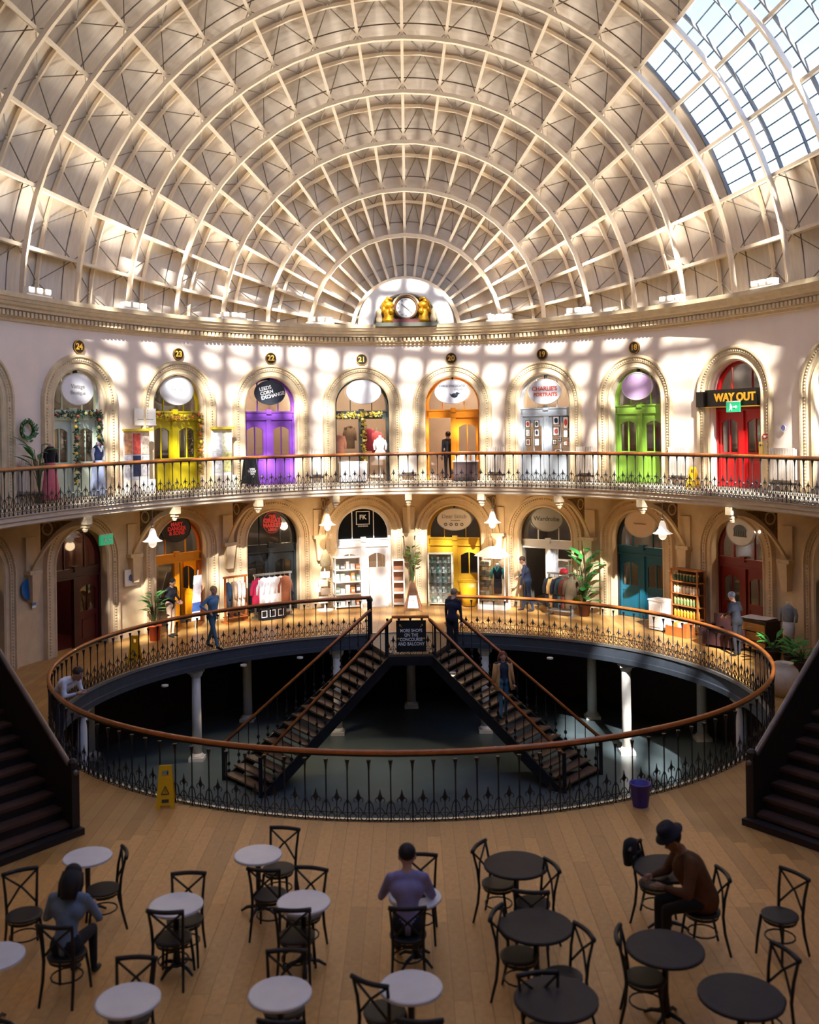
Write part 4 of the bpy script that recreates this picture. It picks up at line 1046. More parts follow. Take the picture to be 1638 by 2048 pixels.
# ------------------------------------------------------------------ people
import numpy as np
def seg_dist(P, a, b):
    a, b = np.array(a), np.array(b); d = b - a; L = max(1e-9, float(d @ d))
    u = np.clip(((P - a) @ d) / L, 0, 1); return np.linalg.norm(P - a - u[:, None] * d, axis=1), u
def person(name, label, loc, rz, J, cols, h=1.72, hair='5a3a22', long_hair=False, voxel=0.02, bulk=1.0, cat='person', face=True, extras=None):
    """J: joint positions in metres for a 1.72 m figure facing -y. cols: skin, top, legs, shoes (hex) and sleeve length"""
    k = h / 1.72; caps = []
    V = {n: Vector(p) for n, p in J.items()}
    skin, top, leg, shoe = 0, 1, 2, 3
    def cap(a, b, ra, rb, m): caps.append((V[a] if isinstance(a, str) else Vector(a), V[b] if isinstance(b, str) else Vector(b), ra, rb, m))
    cr = (V['shr'] - V['shl']).normalized()
    up = (V['neck'] - V['pelvis']).normalized()
    fw = cr.cross(up).normalized() * -1.0
    if fw.dot(V['face'] - V['head']) < 0: fw = -fw
    cap('pelvis', 'waist', 0.135 * bulk, 0.120 * bulk, top); cap(V['pelvis'] + cr * 0.05, V['pelvis'] - cr * 0.05, 0.13, 0.13, leg)
    cap('waist', 'chest', 0.120 * bulk, 0.135 * bulk, top); cap(V['chest'] + cr * 0.07, V['chest'] - cr * 0.07, 0.125, 0.125, top)
    cap(V['neck'] - up * 0.06 + cr * 0.11, V['neck'] - up * 0.06 - cr * 0.11, 0.065, 0.065, top)
    cap(V['neck'] - up * 0.05, V['head'] - (V['head'] - V['neck']).normalized() * 0.05, 0.056, 0.052, skin)
    for s in 'lr':
        cap('sh' + s, 'el' + s, 0.056 * bulk, 0.044 * bulk, top); cap('el' + s, 'ha' + s, 0.042 * bulk, 0.030, cols.get('arm', top))
        sg = 1 if s == 'r' else -1
        cap(V['pelvis'] + cr * 0.085 * sg, 'kn' + s, 0.090, 0.058, leg); cap('kn' + s, 'an' + s, 0.058, 0.040, leg)
        f = V.get('toe' + s) or (V['an' + s] + fw * 0.17 - Vector((0, 0, 0.05)))
        cap(V['an' + s] - Vector((0, 0, 0.03)), f, 0.042, 0.034, shoe)
    fd = (V['face'] - V['head']).normalized(); hu = (V['head'] - V['neck']); hu = (hu - fd * hu.dot(fd)).normalized(); hs = fd.cross(hu)
    H = V['head'] + hu * 0.04
    cap(H + hu * 0.045, H - hu * 0.01 + fd * 0.012, 0.088, 0.082, skin); cap(H - hu * 0.045 + fd * 0.035, H - hu * 0.075 + fd * 0.05, 0.058, 0.046, skin)
    cap(H + hu * 0.01 + fd * 0.085, H - hu * 0.02 + fd * 0.108, 0.014, 0.018, skin)
    for s in (-1, 1): cap(H + hs * 0.088 * s + hu * 0.015, H + hs * 0.092 * s - hu * 0.025, 0.02, 0.014, skin)
    mb = MB()
    for a, b, ra, rb, m in caps:
        n = 6; mb.tube([a.lerp(b, i / n) for i in range(n + 1)], [ra + (rb - ra) * i / n for i in range(n + 1)], 12)
        mb.ell(a, ra, 12, 8); mb.ell(b, rb, 12, 8)
    me = mb.mesh('tmp', plaster); ob = O('tmp', me)
    r = ob.modifiers.new('r', 'REMESH'); r.mode = 'VOXEL'; r.voxel_size = voxel
    s_ = ob.modifiers.new('s', 'SMOOTH'); s_.iterations = 3; s_.factor = 0.5
    dg = bpy.context.evaluated_depsgraph_get(); body = bpy.data.meshes.new_from_object(ob.evaluated_get(dg))
    bpy.data.objects.remove(ob); bpy.data.meshes.remove(me)
    co = np.empty(len(body.vertices) * 3); body.vertices.foreach_get('co', co); co = co.reshape(-1, 3)
    pc = np.empty(len(body.polygons) * 3); body.polygons.foreach_get('center', pc); pc = pc.reshape(-1, 3)
    best = np.full(len(pc), 9e9); mi = np.zeros(len(pc), int)
    for a, b, ra, rb, m in caps:
        d, u = seg_dist(pc, a, b); d = d - (ra + (rb - ra) * u); q = d < best; best[q] = d[q]; mi[q] = m
    verts = [tuple(c) for c in co]; faces = [tuple(p.vertices) for p in body.polygons]
    bpy.data.meshes.remove(body)
    out = MB(); out.v = verts; out.f = faces; out.m = [int(x) for x in mi]; out.use(0)
    for s in 'lr':                                   # hands: palm, four fingers, thumb
        d = (V['ha' + s] - V['el' + s]).normalized(); base = V['ha' + s] + d * 0.01
        nrm = d.cross(cr if abs(d.dot(cr)) < 0.8 else Vector((0, 0, 1))).normalized(); sd = d.cross(nrm).normalized()
        sg = 1 if s == 'r' else -1
        out.tube([base - d * 0.02, base + d * 0.03, base + d * 0.08], [0.026, 0.036, 0.034], 8, flat=None)
        for q, L in ((-1.5, 0.060), (-0.5, 0.075), (0.5, 0.072), (1.5, 0.055)):
            p0 = base + d * 0.07 + sd * q * 0.018; p1 = p0 + d * L * 0.55 + nrm * 0.008; p2 = p1 + d * L * 0.4 + nrm * 0.022
            out.tube([p0, p1, p2], [0.0095, 0.0085, 0.007], 6)
        t0_ = base + d * 0.015 + sd * 0.028; out.tube([t0_, t0_ + d * 0.035 + sd * 0.028, t0_ + d * 0.068 + sd * 0.030], [0.012, 0.010, 0.008], 6)
    mats = [mat('skin ' + cols['skin'], cols['skin'], 0.55, var=0.05), mat('cloth ' + cols['top'], cols['top'], 0.9, var=0.12, scale=10), mat('cloth ' + cols['leg'], cols['leg'], 0.9, var=0.12, scale=10), mat('shoe ' + cols['shoe'], cols['shoe'], 0.6)]
    t = T(name, label, cat, loc, rz); t.scale = (k, k, k)
    out.build('body', mats, t, True)
    hm = mat('hair ' + hair, hair, 0.7, var=0.25, scale=30)
    if hair != 'none':
        hb = MB(); c = H + hu * 0.045 - fd * 0.022
        st = len(hb.v); hb.ell((0, 0, 0), (0.098, 0.105, 0.098), 14, 9)
        M = Matrix((hs, -fd, hu)).transposed().to_4x4(); M.translation = c; hb.xform(M, st)
        if long_hair:
            hb.tube([c - fd * 0.03, c - fd * 0.06 - hu * 0.12, c - fd * 0.07 - hu * 0.28], [0.10, 0.11, 0.08], 10)
            for s in (-1, 1): hb.tube([c + hs * s * 0.07, c + hs * s * 0.09 - hu * 0.12, c + hs * s * 0.09 - hu * 0.26], [0.045, 0.05, 0.03], 8)
        hb.build('hair', hm, t, True)
    if face:
        e = MB()
        for s in (-1, 1): e.ell(H + hs * 0.034 * s + hu * 0.012 + fd * 0.082, 0.012, 8, 5)
        e.build('eyes', mat('eye', '1a1512', 0.3), t)
        e = MB(); e.tube([H - hu * 0.052 + fd * 0.088 + hs * x_ for x_ in (-0.024, 0, 0.024)], 0.008, 6); e.build('mouth', mat('lips', '8a4a40', 0.5), t)
    if extras: extras(t, V, H, hu, fd, hs)
    return t
def stand(stride=0.0, armr=(0.05, -0.06), arml=(0.05, -0.06), lean=0.0, head=(0, -0.1)):
    """stride: forward reach of the right foot; arm*: (out, forward) of the hands below the shoulder"""
    J = dict(pelvis=(0, 0, 0.94), waist=(0, lean * -0.25, 1.08), chest=(0, lean * -0.6, 1.27), neck=(0, lean * -0.9, 1.46), head=(0, lean * -1.1 - 0.01, 1.55))
    J['face'] = (head[0], J['head'][1] - 0.12, J['head'][2] + head[1] * 0.12)
    for s, sg, a in (('r', -1, armr), ('l', 1, arml)):
        sx, sy = sg * 0.185, lean * -0.8
        J['sh' + s] = (sx, sy, 1.395)
        hx, hy, hz_ = sx + sg * a[0], sy + a[1], (a[2] if len(a) > 2 else 0.83)
        J['ha' + s] = (hx, hy, hz_)
        mid = (Vector(J['sh' + s]) + Vector(J['ha' + s])) / 2; L = (Vector(J['ha' + s]) - Vector(J['sh' + s])).length
        bend = math.sqrt(max(0.0, 0.285 ** 2 - (L / 2) ** 2)); J['el' + s] = tuple(mid + Vector((sg * 0.5, 0.85, -0.1)).normalized() * bend)
        f = stride * (1 if s == 'r' else -1)
        J['kn' + s] = (sg * 0.095, -f * 0.45 - 0.03, 0.50); J['an' + s] = (sg * 0.10, -f, 0.09)
    return J
def sit(lean=0.05, hands=((-0.16, -0.40, 0.80), (0.16, -0.40, 0.80)), head=(0, -0.2), seat=0.47, knee=0.45):
    J = dict(pelvis=(0, 0, seat + 0.10), waist=(0, 0.02 - lean * 0.3, seat + 0.25), chest=(0, -lean * 0.7, seat + 0.44), neck=(0, -lean, seat + 0.63), head=(0, -lean * 1.3 - 0.02, seat + 0.72))
    J['face'] = (head[0], J['head'][1] - 0.12, J['head'][2] + head[1] * 0.12)
    for s, sg, hnd in (('r', -1, hands[0]), ('l', 1, hands[1])):
        J['sh' + s] = (sg * 0.185, -lean * 0.85, seat + 0.565); J['ha' + s] = hnd
        mid = (Vector(J['sh' + s]) + Vector(hnd)) / 2; L = (Vector(hnd) - Vector(J['sh' + s])).length
        bend = math.sqrt(max(0.0, 0.285 ** 2 - (L / 2) ** 2)); J['el' + s] = tuple(mid + Vector((sg * 0.6, 0.3, -0.7)).normalized() * bend)
        J['kn' + s] = (sg * 0.12, -knee, seat + 0.06); J['an' + s] = (sg * 0.12, -knee - 0.02, 0.09)
    return J
# woman in a tan coat on the right-hand flight
def coat_of(hexc, length=0.62, gap=55, flare=1.0):
    def ex(t, V, H, hu, fd, hs):
        m = mat('coat ' + hexc, hexc, 0.85, var=0.08, scale=12); mb = MB(); vs = []; n = 18; rings = [(1.42, 0.12, 0.10), (1.36, 0.20, 0.13), (1.15, 0.185, 0.15), (0.98, 0.20, 0.165), (1.40 - 0.02 - length, 0.235 * flare, 0.20 * flare)]
        for z, rx, ry in rings:
            for i in range(n + 1):
                a = -PI / 2 + rad(gap / 2) + (2 * PI - rad(gap)) * i / n
                vs.append((V['chest'].x + rx * math.cos(a), V['chest'].y * 0.6 + ry * math.sin(a) , z))
        fs = [(r * (n + 1) + i, r * (n + 1) + i + 1, (r + 1) * (n + 1) + i + 1, (r + 1) * (n + 1) + i) for r in range(len(rings) - 1) for i in range(n)]
        mb.add(vs, fs); o = mb.build('coat', m, t, True)
        sm = o.modifiers.new('thickness', 'SOLIDIFY'); sm.thickness = 0.018
        s2 = MB()
        for s in 'lr': s2.tube([V['sh' + s], V['el' + s], V['el' + s].lerp(V['ha' + s], 0.9)], [0.072, 0.062, 0.052], 10)
        s2.build('coat_sleeves', m, t, True)
    return ex
def stair_z(x): return 0
tx, ty = at(1003, 1368, -0.75)
person('person', 'woman in a tan open coat, dark top and blue jeans walking down the right flight', (2.38, 25.9, -1.42), rad(10), stand(0.14, (0.10, -0.02), (0.10, -0.02), 0.0, (0, -0.4)), dict(skin='c99a80', top='262c40', leg='3a6a86', shoe='2a2420'), 1.68, '6e3418', True, extras=coat_of('b98a56', 0.66, 70, 1.15))
person('person', 'man in a dark navy suit at the head of the right flight', (1.16, 27.75, -0.19), rad(152), stand(0.10, (0.04, -0.05), (0.04, -0.05), 0.10, (0, -0.5)), dict(skin='d2a78c', top='1d2238', leg='1a1c2a', shoe='15120f'), 1.78, '8a7a66')
x, y = at(425, 1296, 0)
person('person', 'person in a blue top and blue jeans striding along behind the left railing', (x, y, 0), rad(60), stand(0.26, (0.10, -0.10, 1.05), (0.06, 0.12), 0.05, (0, -0.3)), dict(skin='d0a58a', top='5c8ab2', leg='44708c', shoe='1c1a1a'), 1.74, 'b08a5a')
x, y, rz = wallpos(341, 1.0, 1200)
person('person', 'man in a black cap and dark jacket standing by the orange doorway', (x, y, 0), rz + rad(8), stand(0.02, (-0.10, -0.26, 1.06), (-0.10, -0.26, 1.06), 0.04, (0, -0.6)), dict(skin='c9977c', top='1b1c24', leg='c9a88c', shoe='1c1a1a'), 1.74, '14151c')
# man in pale shirt leaning on the railing at the left
x, y = at(118, 1492, 0); 
J = stand(0.05, (0.02, -0.42, 0.98), (0.02, -0.42, 0.98), 0.42, (0, -0.9)); J['pelvis'] = (0, 0.02, 0.93); J['waist'] = (0, -0.05, 1.06); J['chest'] = (0, -0.20, 1.20); J['neck'] = (0, -0.36, 1.32); J['head'] = (0, -0.45, 1.36); J['face'] = (0, -0.56, 1.30)
for s, sg in (('r', -1), ('l', 1)): J['sh' + s] = (sg * 0.185, -0.30, 1.28); J['el' + s] = (sg * 0.24, -0.34, 1.02); J['ha' + s] = (sg * 0.10, -0.52, 1.06)
person('person', 'man in a pale blue shirt bent over the left end of the well railing', (x, y, 0), rad(68), J, dict(skin='b98a72', top='e4e8f0', leg='2a2630', shoe='1c1a1a'), 1.76, '3a2620')
# seated cafe guests
x, y, r = CP[8]
person('person', 'person in a lavender shirt sitting with back to us at a white table', (x, y + 0.02, 0), rad(180), sit(0.10, ((-0.14, -0.44, 0.80), (0.16, -0.42, 0.80)), (0.0, -0.5)), dict(skin='b48a74', top='8d86b0', leg='1a1618', shoe='141214'), 1.74, '1a1416', face=True)
x, y, r = CP[23]
def hat(hexc):
    def ex(t, V, H, hu, fd, hs):
        m = mat('felt ' + hexc, hexc, 0.9); mb = MB(); mb.lathe([(0.165, 0.0), (0.17, 0.012), (0.112, 0.02), (0.108, 0.09), (0.09, 0.125), (0.0, 0.11)], 20)
        M = Matrix((hs, -fd, hu)).transposed().to_4x4(); M.translation = H + hu * 0.075 - fd * 0.01; mb.xform(M); mb.build('hat', m, t, True)
    return ex
person('person', 'person in a dark brimmed hat and brown jacket leaning on a dark table', (x, y, 0), r + rad(0), sit(0.22, ((-0.10, -0.55, 0.80), (0.18, -0.50, 0.80)), (0.0, -0.7)), dict(skin='8a6350', top='5a3614', leg='17120f', shoe='12100e'), 1.80, '1a1416', extras=hat('1c1a26'), bulk=1.35)
x, y, r = CP[21]
person('person', 'person with long dark hair and pale blue top sitting at the lower left', (x, y, 0), rad(176), sit(0.12, ((-0.16, -0.42, 0.80), (0.16, -0.40, 0.80)), (0.04, -0.5)), dict(skin='a87c68', top='6f8298', leg='191a22', shoe='141214'), 1.68, '120c0c', True)
x, y, rz = wallpos(1474, 1.5, 1210)
person('person', 'grey haired person in dark clothes standing at the desk by the dark red doors', (x, y, 0), rz + rad(-80), stand(0.02, (-0.06, -0.25, 1.05), (-0.06, -0.25, 1.05), 0.12, (0, -0.8)), dict(skin='c99a80', top='1c1e2a', leg='15141a', shoe='14120f'), 1.66, '9aa4b8')
x, y, rz = wallpos(1056, 0.75, 1180)
person('person', 'man in a navy coat browsing by the open pale entrance', (x, y, 0), rz + rad(-70), stand(0.16, (0.02, -0.22, 1.05), (0.02, -0.12), 0.12, (0, -0.6)), dict(skin='b98a70', top='20263e', leg='22304a', shoe='1a1a22'), 1.80, '4a3020')
x, y = EP(ALLBAYS[5][0], 1.2)
person('person', 'dark silhouetted shopper inside the open orange doorway', (x - 0.35, y, BAL), rad(200), stand(0.0, (0.02, -0.1), (0.02, -0.1)), dict(skin='8a6350', top='1c1c24', leg='1a1a20', shoe='141214'), 1.70, '17120f')
# things on the seated person's table
tx, ty = TP[7]
t = T('phone', 'black phone lying on the table of the lavender shirted person', 'phone', (tx + 0.06, ty + 0.02, 0.753), 0.3)
MB().box(-0.04, 0.04, -0.08, 0.08, 0, 0.01).build('case', black_iron, t); MB().box(-0.035, 0.035, -0.07, 0.07, 0.010, 0.012).build('screen', mat('black glass', '15191c', 0.15), t)
t = T('handbag', 'small black handbag on the table of the lavender shirted person', 'bag', (tx + 0.04, ty + 0.17, 0.753), 0.1)
MB().cbox((0, 0, 0.05), (0.18, 0.09, 0.10), 0, 0.9).build('pouch', mat('black leather', '18161a', 0.4), t); MB().tube([(-0.06, 0, 0.09), (-0.05, 0, 0.16), (0.05, 0, 0.16), (0.06, 0, 0.09)], 0.007, 5).build('strap', mat('black leather', '18161a', 0.4), t)

ORD = ['first', 'second', 'third', 'fourth', 'fifth', 'sixth', 'seventh', 'eighth']

# ------------------------------------------------------------------ floodlights standing on the cornice
for k, (px, nm) in enumerate(((75, 'far left'), (268, 'second from left'), (466, 'third from left'), (640, 'left of the clock'), (1000, 'right of the clock'), (1158, 'third from right'), (1345, 'second from right'), (1530, 'far right'))):
    x, y, rz = wallpos(px, 0.22, 630)
    t = T('cornice_floodlight', f'white floodlight box standing on the cornice, {nm}', 'floodlight', (x, y, 9.67), rz)
    for sx_ in (-0.3, 0.0, 0.3):
        hd = MB().cbox((sx_, 0, 0.17), (0.22, 0.20, 0.16)).build('lamp_head', white_paint, t)
        MB().cbox((sx_, -0.11, 0.19), (0.17, 0.02, 0.11)).build('lens', mat('floodlight lens', 'fff2d8', 0.3, emit=2.0, var=0.0), hd)
    MB().cbox((0, 0, 0.04), (0.95, 0.18, 0.08)).build('mounting_rail', white_paint, t)
    l = bpy.data.lights.new('flood_beam', 'SPOT'); l.energy = 340; l.spot_size = rad(115); l.spot_blend = 0.8; l.color = (1.0, 0.94, 0.85); l.shadow_soft_size = 0.25
    o = O('flood_beam', l, t, (0, -0.25, 0.35)); o.rotation_euler = (rad(180 + 22), 0, 0)

# ------------------------------------------------------------------ garments, mannequins and shop fittings
def cloth(h): return mat('cloth ' + h, h, 0.9, var=0.12, scale=10)
def mannequin(label, loc, rz, prof_skirt, skirt, bodice, trim=None, skin='d9b8a4', base=True):
    t = T('mannequin', label, 'mannequin', loc, rz)
    if base:
        MB().lathe([(0.16, 0), (0.16, 0.015), (0.02, 0.03), (0.015, 0.5)], 16).build('stand', steel, t)
    MB().lathe(prof_skirt, 18, (0, 0, 0), 1, 0.8).build('skirt', cloth(skirt), t, True)
    z0 = prof_skirt[-1][1]
    MB().lathe([(0.125, z0 - 0.02), (0.14, z0 + 0.12), (0.175, z0 + 0.24), (0.17, z0 + 0.34), (0.09, z0 + 0.42)], 18, (0, 0, 0), 1, 0.66).build('bodice', cloth(bodice), t, True)
    MB().lathe([(0.055, z0 + 0.40), (0.05, z0 + 0.48), (0.055, z0 + 0.50), (0.0, z0 + 0.51)], 12).build('neck', mat('mannequin skin ' + skin, skin, 0.5), t, True)
    for s in (-1, 1):
        MB().tube([(s * 0.15, 0, z0 + 0.33), (s * 0.21, -0.01, z0 + 0.18), (s * 0.20, -0.04, z0 + 0.0)], [0.055, 0.045, 0.035], 8).build('sleeve', cloth(trim or bodice), t, True)
    if trim: MB().tube([(-0.08, -0.10, z0 + 0.40), (0, -0.125, z0 + 0.26), (0.08, -0.10, z0 + 0.40)], 0.03, 6).build('collar', cloth(trim), t)
    return t
LONG = [(0.26, 0.06), (0.25, 0.3), (0.20, 0.62), (0.18, 0.88), (0.13, 1.05)]
x, y, rz = wallpos(101, 0.75, 930)
mannequin('dress mannequin in black top and long pink skirt left of the pale sage door', (x, y, BAL), rz, LONG, 'c4656c', '17151c', skin='e0b0a0')
x, y, rz = wallpos(196, 0.75, 930)
mannequin('dress mannequin in a long pale blue gown with white collar before the pale sage door', (x, y, BAL), rz, LONG, '9ba6c0', '28345c', 'e6e6ec', skin='e8c0c4')
def plant(label, loc, pot_hex, n, hgt, spread, leaf_len, green='2f7a34', pot_r=0.16, pot_h=0.28, seed=1, broad=0.35, rise=0.0):
    R = random.Random(seed); t = T('potted_plant', label, 'plant', loc)
    pm = mat('pot ' + pot_hex, pot_hex, 0.6)
    MB().lathe([(pot_r * 0.7, 0), (pot_r, pot_h), (pot_r * 1.06, pot_h), (pot_r * 1.06, pot_h - 0.03)], 16).build('pot', pm, t, True)
    st = MB(); gm = mat('leaf ' + green, green, 0.5, var=0.35, scale=5)
    lm = MB(); L = 6; vs = []
    for i in range(L + 1):
        u = i / L; w_ = broad * 0.5 * math.sin(PI * min(1, u * 0.92 + 0.06)); vs += [(-w_, u, -0.25 * u * u), (0, u, 0.05 * math.sin(PI * u) - 0.25 * u * u), (w_, u, -0.25 * u * u)]
    lm.add(vs, [(3 * i + j, 3 * i + j + 1, 3 * i + j + 4, 3 * i + j + 3) for i in range(L) for j in range(2)])
    me = lm.mesh('leaf', gm, True)
    for k in range(n):
        a = R.uniform(0, 2 * PI); z = pot_h + rise + hgt * (k + 0.5) / n; r = spread * R.uniform(0.1, 0.6) * (1.1 - 0.5 * abs(k / n - 0.5))
        p = Vector((r * math.cos(a), r * math.sin(a), z)); st.tube([(0, 0, pot_h - 0.05), (p.x * 0.4, p.y * 0.4, (pot_h + z) / 2), p], 0.009, 4)
        o = O('leaf', me, t, p); s = leaf_len * R.uniform(0.8, 1.25); o.scale = (s, s, s); o.rotation_euler = (R.uniform(0.1, 0.9), 0, a - PI / 2)
    st.build('stems', mat('stem green', '4a5a2a', 0.7), t)
    return t
x, y, rz = wallpos(78, 0.55, 890); plant('small arching palm beside the wreath on the balcony', (x, y, BAL), '6a5a48', 14, 0.75, 0.45, 0.50, '35723c', seed=3, broad=0.22, rise=0.5)
x, y, rz = wallpos(1168, 0.6, 1160); plant('tall leafy green plant in a brown pot right of the open pale entrance', (x, y, 0), '6a3a26', 46, 1.65, 0.55, 0.36, '2f8038', 0.22, 0.42, 5, 0.55)
x, y, rz = wallpos(824, 0.5, 1140); plant('trailing green plant on the column between the white and mustard shops', (x, y, 0), 'b0a890', 22, 0.6, 0.3, 0.26, '5d8a3c', 0.14, 0.2, 6, 0.4, 1.2)
x, y, rz = wallpos(308, 1.0, 1190); plant('bushy plant in an orange pot left of the orange doorway', (x, y, 0), 'c8501e', 26, 0.55, 0.4, 0.30, '4f8a44', 0.2, 0.45, 7, 0.45, 0.35)
for k, (px, py, s_) in enumerate(((1545, 1262, 8), (1585, 1278, 9), (1605, 1300, 10))):
    x, y = aty(px, py, 25.0 - k * 0.6)[0], 25.0 - k * 0.6
    plant(f'low green plant in a dark trough near the right staircase, {["first", "second", "third"][k]} from the desk', (x, y, 0), '231c18', 16, 0.35, 0.4, 0.30, '3a8a3c', 0.22, 0.4, s_, 0.4)
# wreath
x, y, rz = wallpos(55, 0.10, 860); h = aty(55, 860, y)[1]
t = T('wreath', 'green leafy wreath hung on the balcony wall at the left', 'wreath', (x, y, h), rz)
MB().tube([(0.22 * math.cos(2 * PI * k / 20), 0, 0.22 * math.sin(2 * PI * k / 20)) for k in range(20)], 0.05, 6, closed=True).build('hoop', mat('dark moss', '2c4a2a', 0.9, var=0.3, scale=20), t)
R = random.Random(4); lm = MB()
for k in range(90):
    a = R.uniform(0, 2 * PI); r = 0.22 + R.uniform(-0.07, 0.07); p = Vector((r * math.cos(a), R.uniform(-0.07, -0.02), r * math.sin(a))); d = Vector((math.cos(a + 1.2), -0.3, math.sin(a + 1.2))) * 0.09; q = Vector((-d.z, 0, d.x)) * 0.3
    lm.add([p, p + d * 0.5 + q, p + d, p + d * 0.5 - q], [(0, 1, 2, 3)])
o = lm.build('leaves', mat('leaf 4f7a4a', '4f7a4a', 0.6, var=0.4), t); o['kind'] = 'stuff'
def garland(label, pts, seed, leaf_hex, bauble_hex, cat='garland'):
    R = random.Random(seed); o_ = Vector(pts[0][0]); t = T('garland', label, cat, o_)
    lv = MB(); n = 0
    allp = []
    for path in pts:
        P = [Vector(p) - o_ for p in path]
        for a, b in zip(P[:-1], P[1:]):
            m_ = max(2, int((b - a).length / 0.035))
            for i in range(m_): allp.append(a.lerp(b, i / m_))
    for p in allp:
        for _ in range(3):
            q = p + Vector((R.uniform(-.06, .06), R.uniform(-.07, .03), R.uniform(-.07, .07))); d = Vector((R.uniform(-1, 1), R.uniform(-.6, .2), R.uniform(-1, 1))).normalized() * 0.10; e = d.orthogonal().normalized() * 0.03
            lv.add([q, q + d * 0.5 + e, q + d, q + d * 0.5 - e], [(0, 1, 2, 3)])
    o = lv.build('leaves', mat('leaf ' + leaf_hex, leaf_hex, 0.7, var=0.4, scale=8), t); o['kind'] = 'stuff'
    me = {}
    for k, p in enumerate(allp[::7]):
        hx = bauble_hex[k % len(bauble_hex)]
        if hx not in me: me[hx] = MB().ell((0, 0, 0), 0.052, 8, 6).mesh('bauble', mat('bauble ' + hx, hx, 0.25, var=0.05, coat=0.5), True)
        O('bauble', me[hx], t, p + Vector((R.uniform(-.04, .04), -0.08, R.uniform(-.05, .05))))
    return t
def bl(i, s, d, h): return WL(ALLBAYS[i][0], s, d, h)
T_ = BAL + 2.38
garland('green Christmas garland with gold and red baubles over the pale sage door', [[bl(1, -0.9, 0.08, T_), bl(1, 0, 0.06, T_ - 0.06), bl(1, 0.9, 0.08, T_)], [bl(1, 0.02, 0.06, T_), bl(1, 0.02, 0.08, BAL + 0.4)], [bl(1, 0.85, 0.06, T_), bl(1, 0.88, 0.08, BAL + 1.2)]], 11, '2f4a34', ['d9b04a', 'b04a34', 'e8d890'])
garland('autumn leaf garland in orange and green around the yellow door', [[bl(2, -0.9, 0.06, T_ - 0.02), bl(2, 0, 0.05, T_ - 0.14), bl(2, 0.9, 0.06, T_ - 0.02)], [bl(2, 0.86, 0.06, T_), bl(2, 0.88, 0.08, BAL + 0.5)]], 12, '8a6a1e', ['d07a24', 'b0481e', 'c8b030'])
garland('golden garland hanging in the open dark framed shopfront', [[bl(4, -0.85, 0.08, T_ - 0.10), bl(4, 0, 0.05, T_ - 0.04), bl(4, 0.7, 0.08, T_ - 0.02)], [bl(4, 0.04, 0.06, T_), bl(4, 0.06, 0.06, BAL + 0.5)]], 13, 'a8902e', ['e0c04a', 'f0dc88', 'c8a030'])
# clothes inside the garlanded shop
def hanging(label, loc, rz, hexc, L=0.75, w_=0.2):
    t = T('hanging_garment', label, 'garment', loc, rz)
    MB().lathe([(w_ * 1.05, -L), (w_, -L * 0.5), (w_ * 0.95, -0.15), (w_ * 0.8, -0.05), (0.05, 0.0)], 12, (0, 0, 0), 1, 0.45).build('body', cloth(hexc), t, True)
    for s in (-1, 1): MB().tube([(s * w_ * 0.75, 0, -0.06), (s * w_ * 1.15, 0, -0.3), (s * w_ * 1.2, 0, -0.52)], [0.06, 0.055, 0.05], 8).build('sleeve', cloth(hexc), t, True)
    MB().tube([(0, 0, 0), (0, 0, 0.08), (0.03, 0, 0.12), (0.0, 0, 0.15)], 0.008, 4).build('hook', steel, t)
    return t
for s_, hexc, nm, hh in ((-0.68, 'e0906a', 'salmon', 1.65), (-0.35, '6a4a2a', 'brown', 1.95), (0.30, '7a1a20', 'dark red', 1.85), (0.55, 'a03a34', 'rust red', 1.75)):
    p = bl(4, s_, 0.55, BAL + hh); hanging(f'{nm} garment hanging inside the open garlanded shopfront', p, wall_rz(ALLBAYS[4][0]), hexc, 0.8, 0.17)
p = bl(4, 0.62, 0.10, BAL + 0.0)
mannequin('glowing white dressed mannequin at the right of the garlanded shopfront', p, wall_rz(ALLBAYS[4][0]), [(0.2, 0.75), (0.22, 0.95), (0.14, 1.1)], 'f4f6fa', 'eef2fa', skin='e8e8ec')
def table_box(name, label, cat, loc, rz, w_, d_, h_, top_hex, cloth_hex):
    t = T(name, label, cat, loc, rz)
    MB().box(-w_ / 2, w_ / 2, -d_ / 2, d_ / 2, h_ - 0.04, h_).build('top', mat('paint ' + top_hex, top_hex, 0.5), t)
    MB().box(-w_ / 2 + 0.02, w_ / 2 - 0.02, -d_ / 2 + 0.02, d_ / 2 - 0.02, 0.04, h_ - 0.04).build('cabinet', mat('paint ' + cloth_hex, cloth_hex, 0.6), t)
    MB().box(-w_ / 2 + 0.06, w_ / 2 - 0.06, -d_ / 2 - 0.005, -d_ / 2 + 0.02, 0.12, h_ - 0.12).build('front_panel', mat('paint ' + cloth_hex, cloth_hex, 0.6), t)
    MB().box(-w_ / 2 + 0.05, w_ / 2 - 0.05, -d_ / 2 + 0.05, d_ / 2 - 0.05, 0, 0.04).build('plinth', black_iron, t)
    return t
rz4 = wall_rz(ALLBAYS[4][0]); p = bl(4, -0.42, -0.35, BAL); table_box('display_table', 'white display table at the left of the garlanded shopfront', 'table', p, rz4, 0.95, 0.4, 0.72, 'e8e6e2', 'f2f0ec')
rz5 = wall_rz(ALLBAYS[5][0]); p = bl(5, 0.52, -0.35, BAL); table_box('display_table', 'dark display table with a white cloth before the orange door', 'table', p, rz5, 0.85, 0.4, 0.70, 'ece4da', '3a2420')
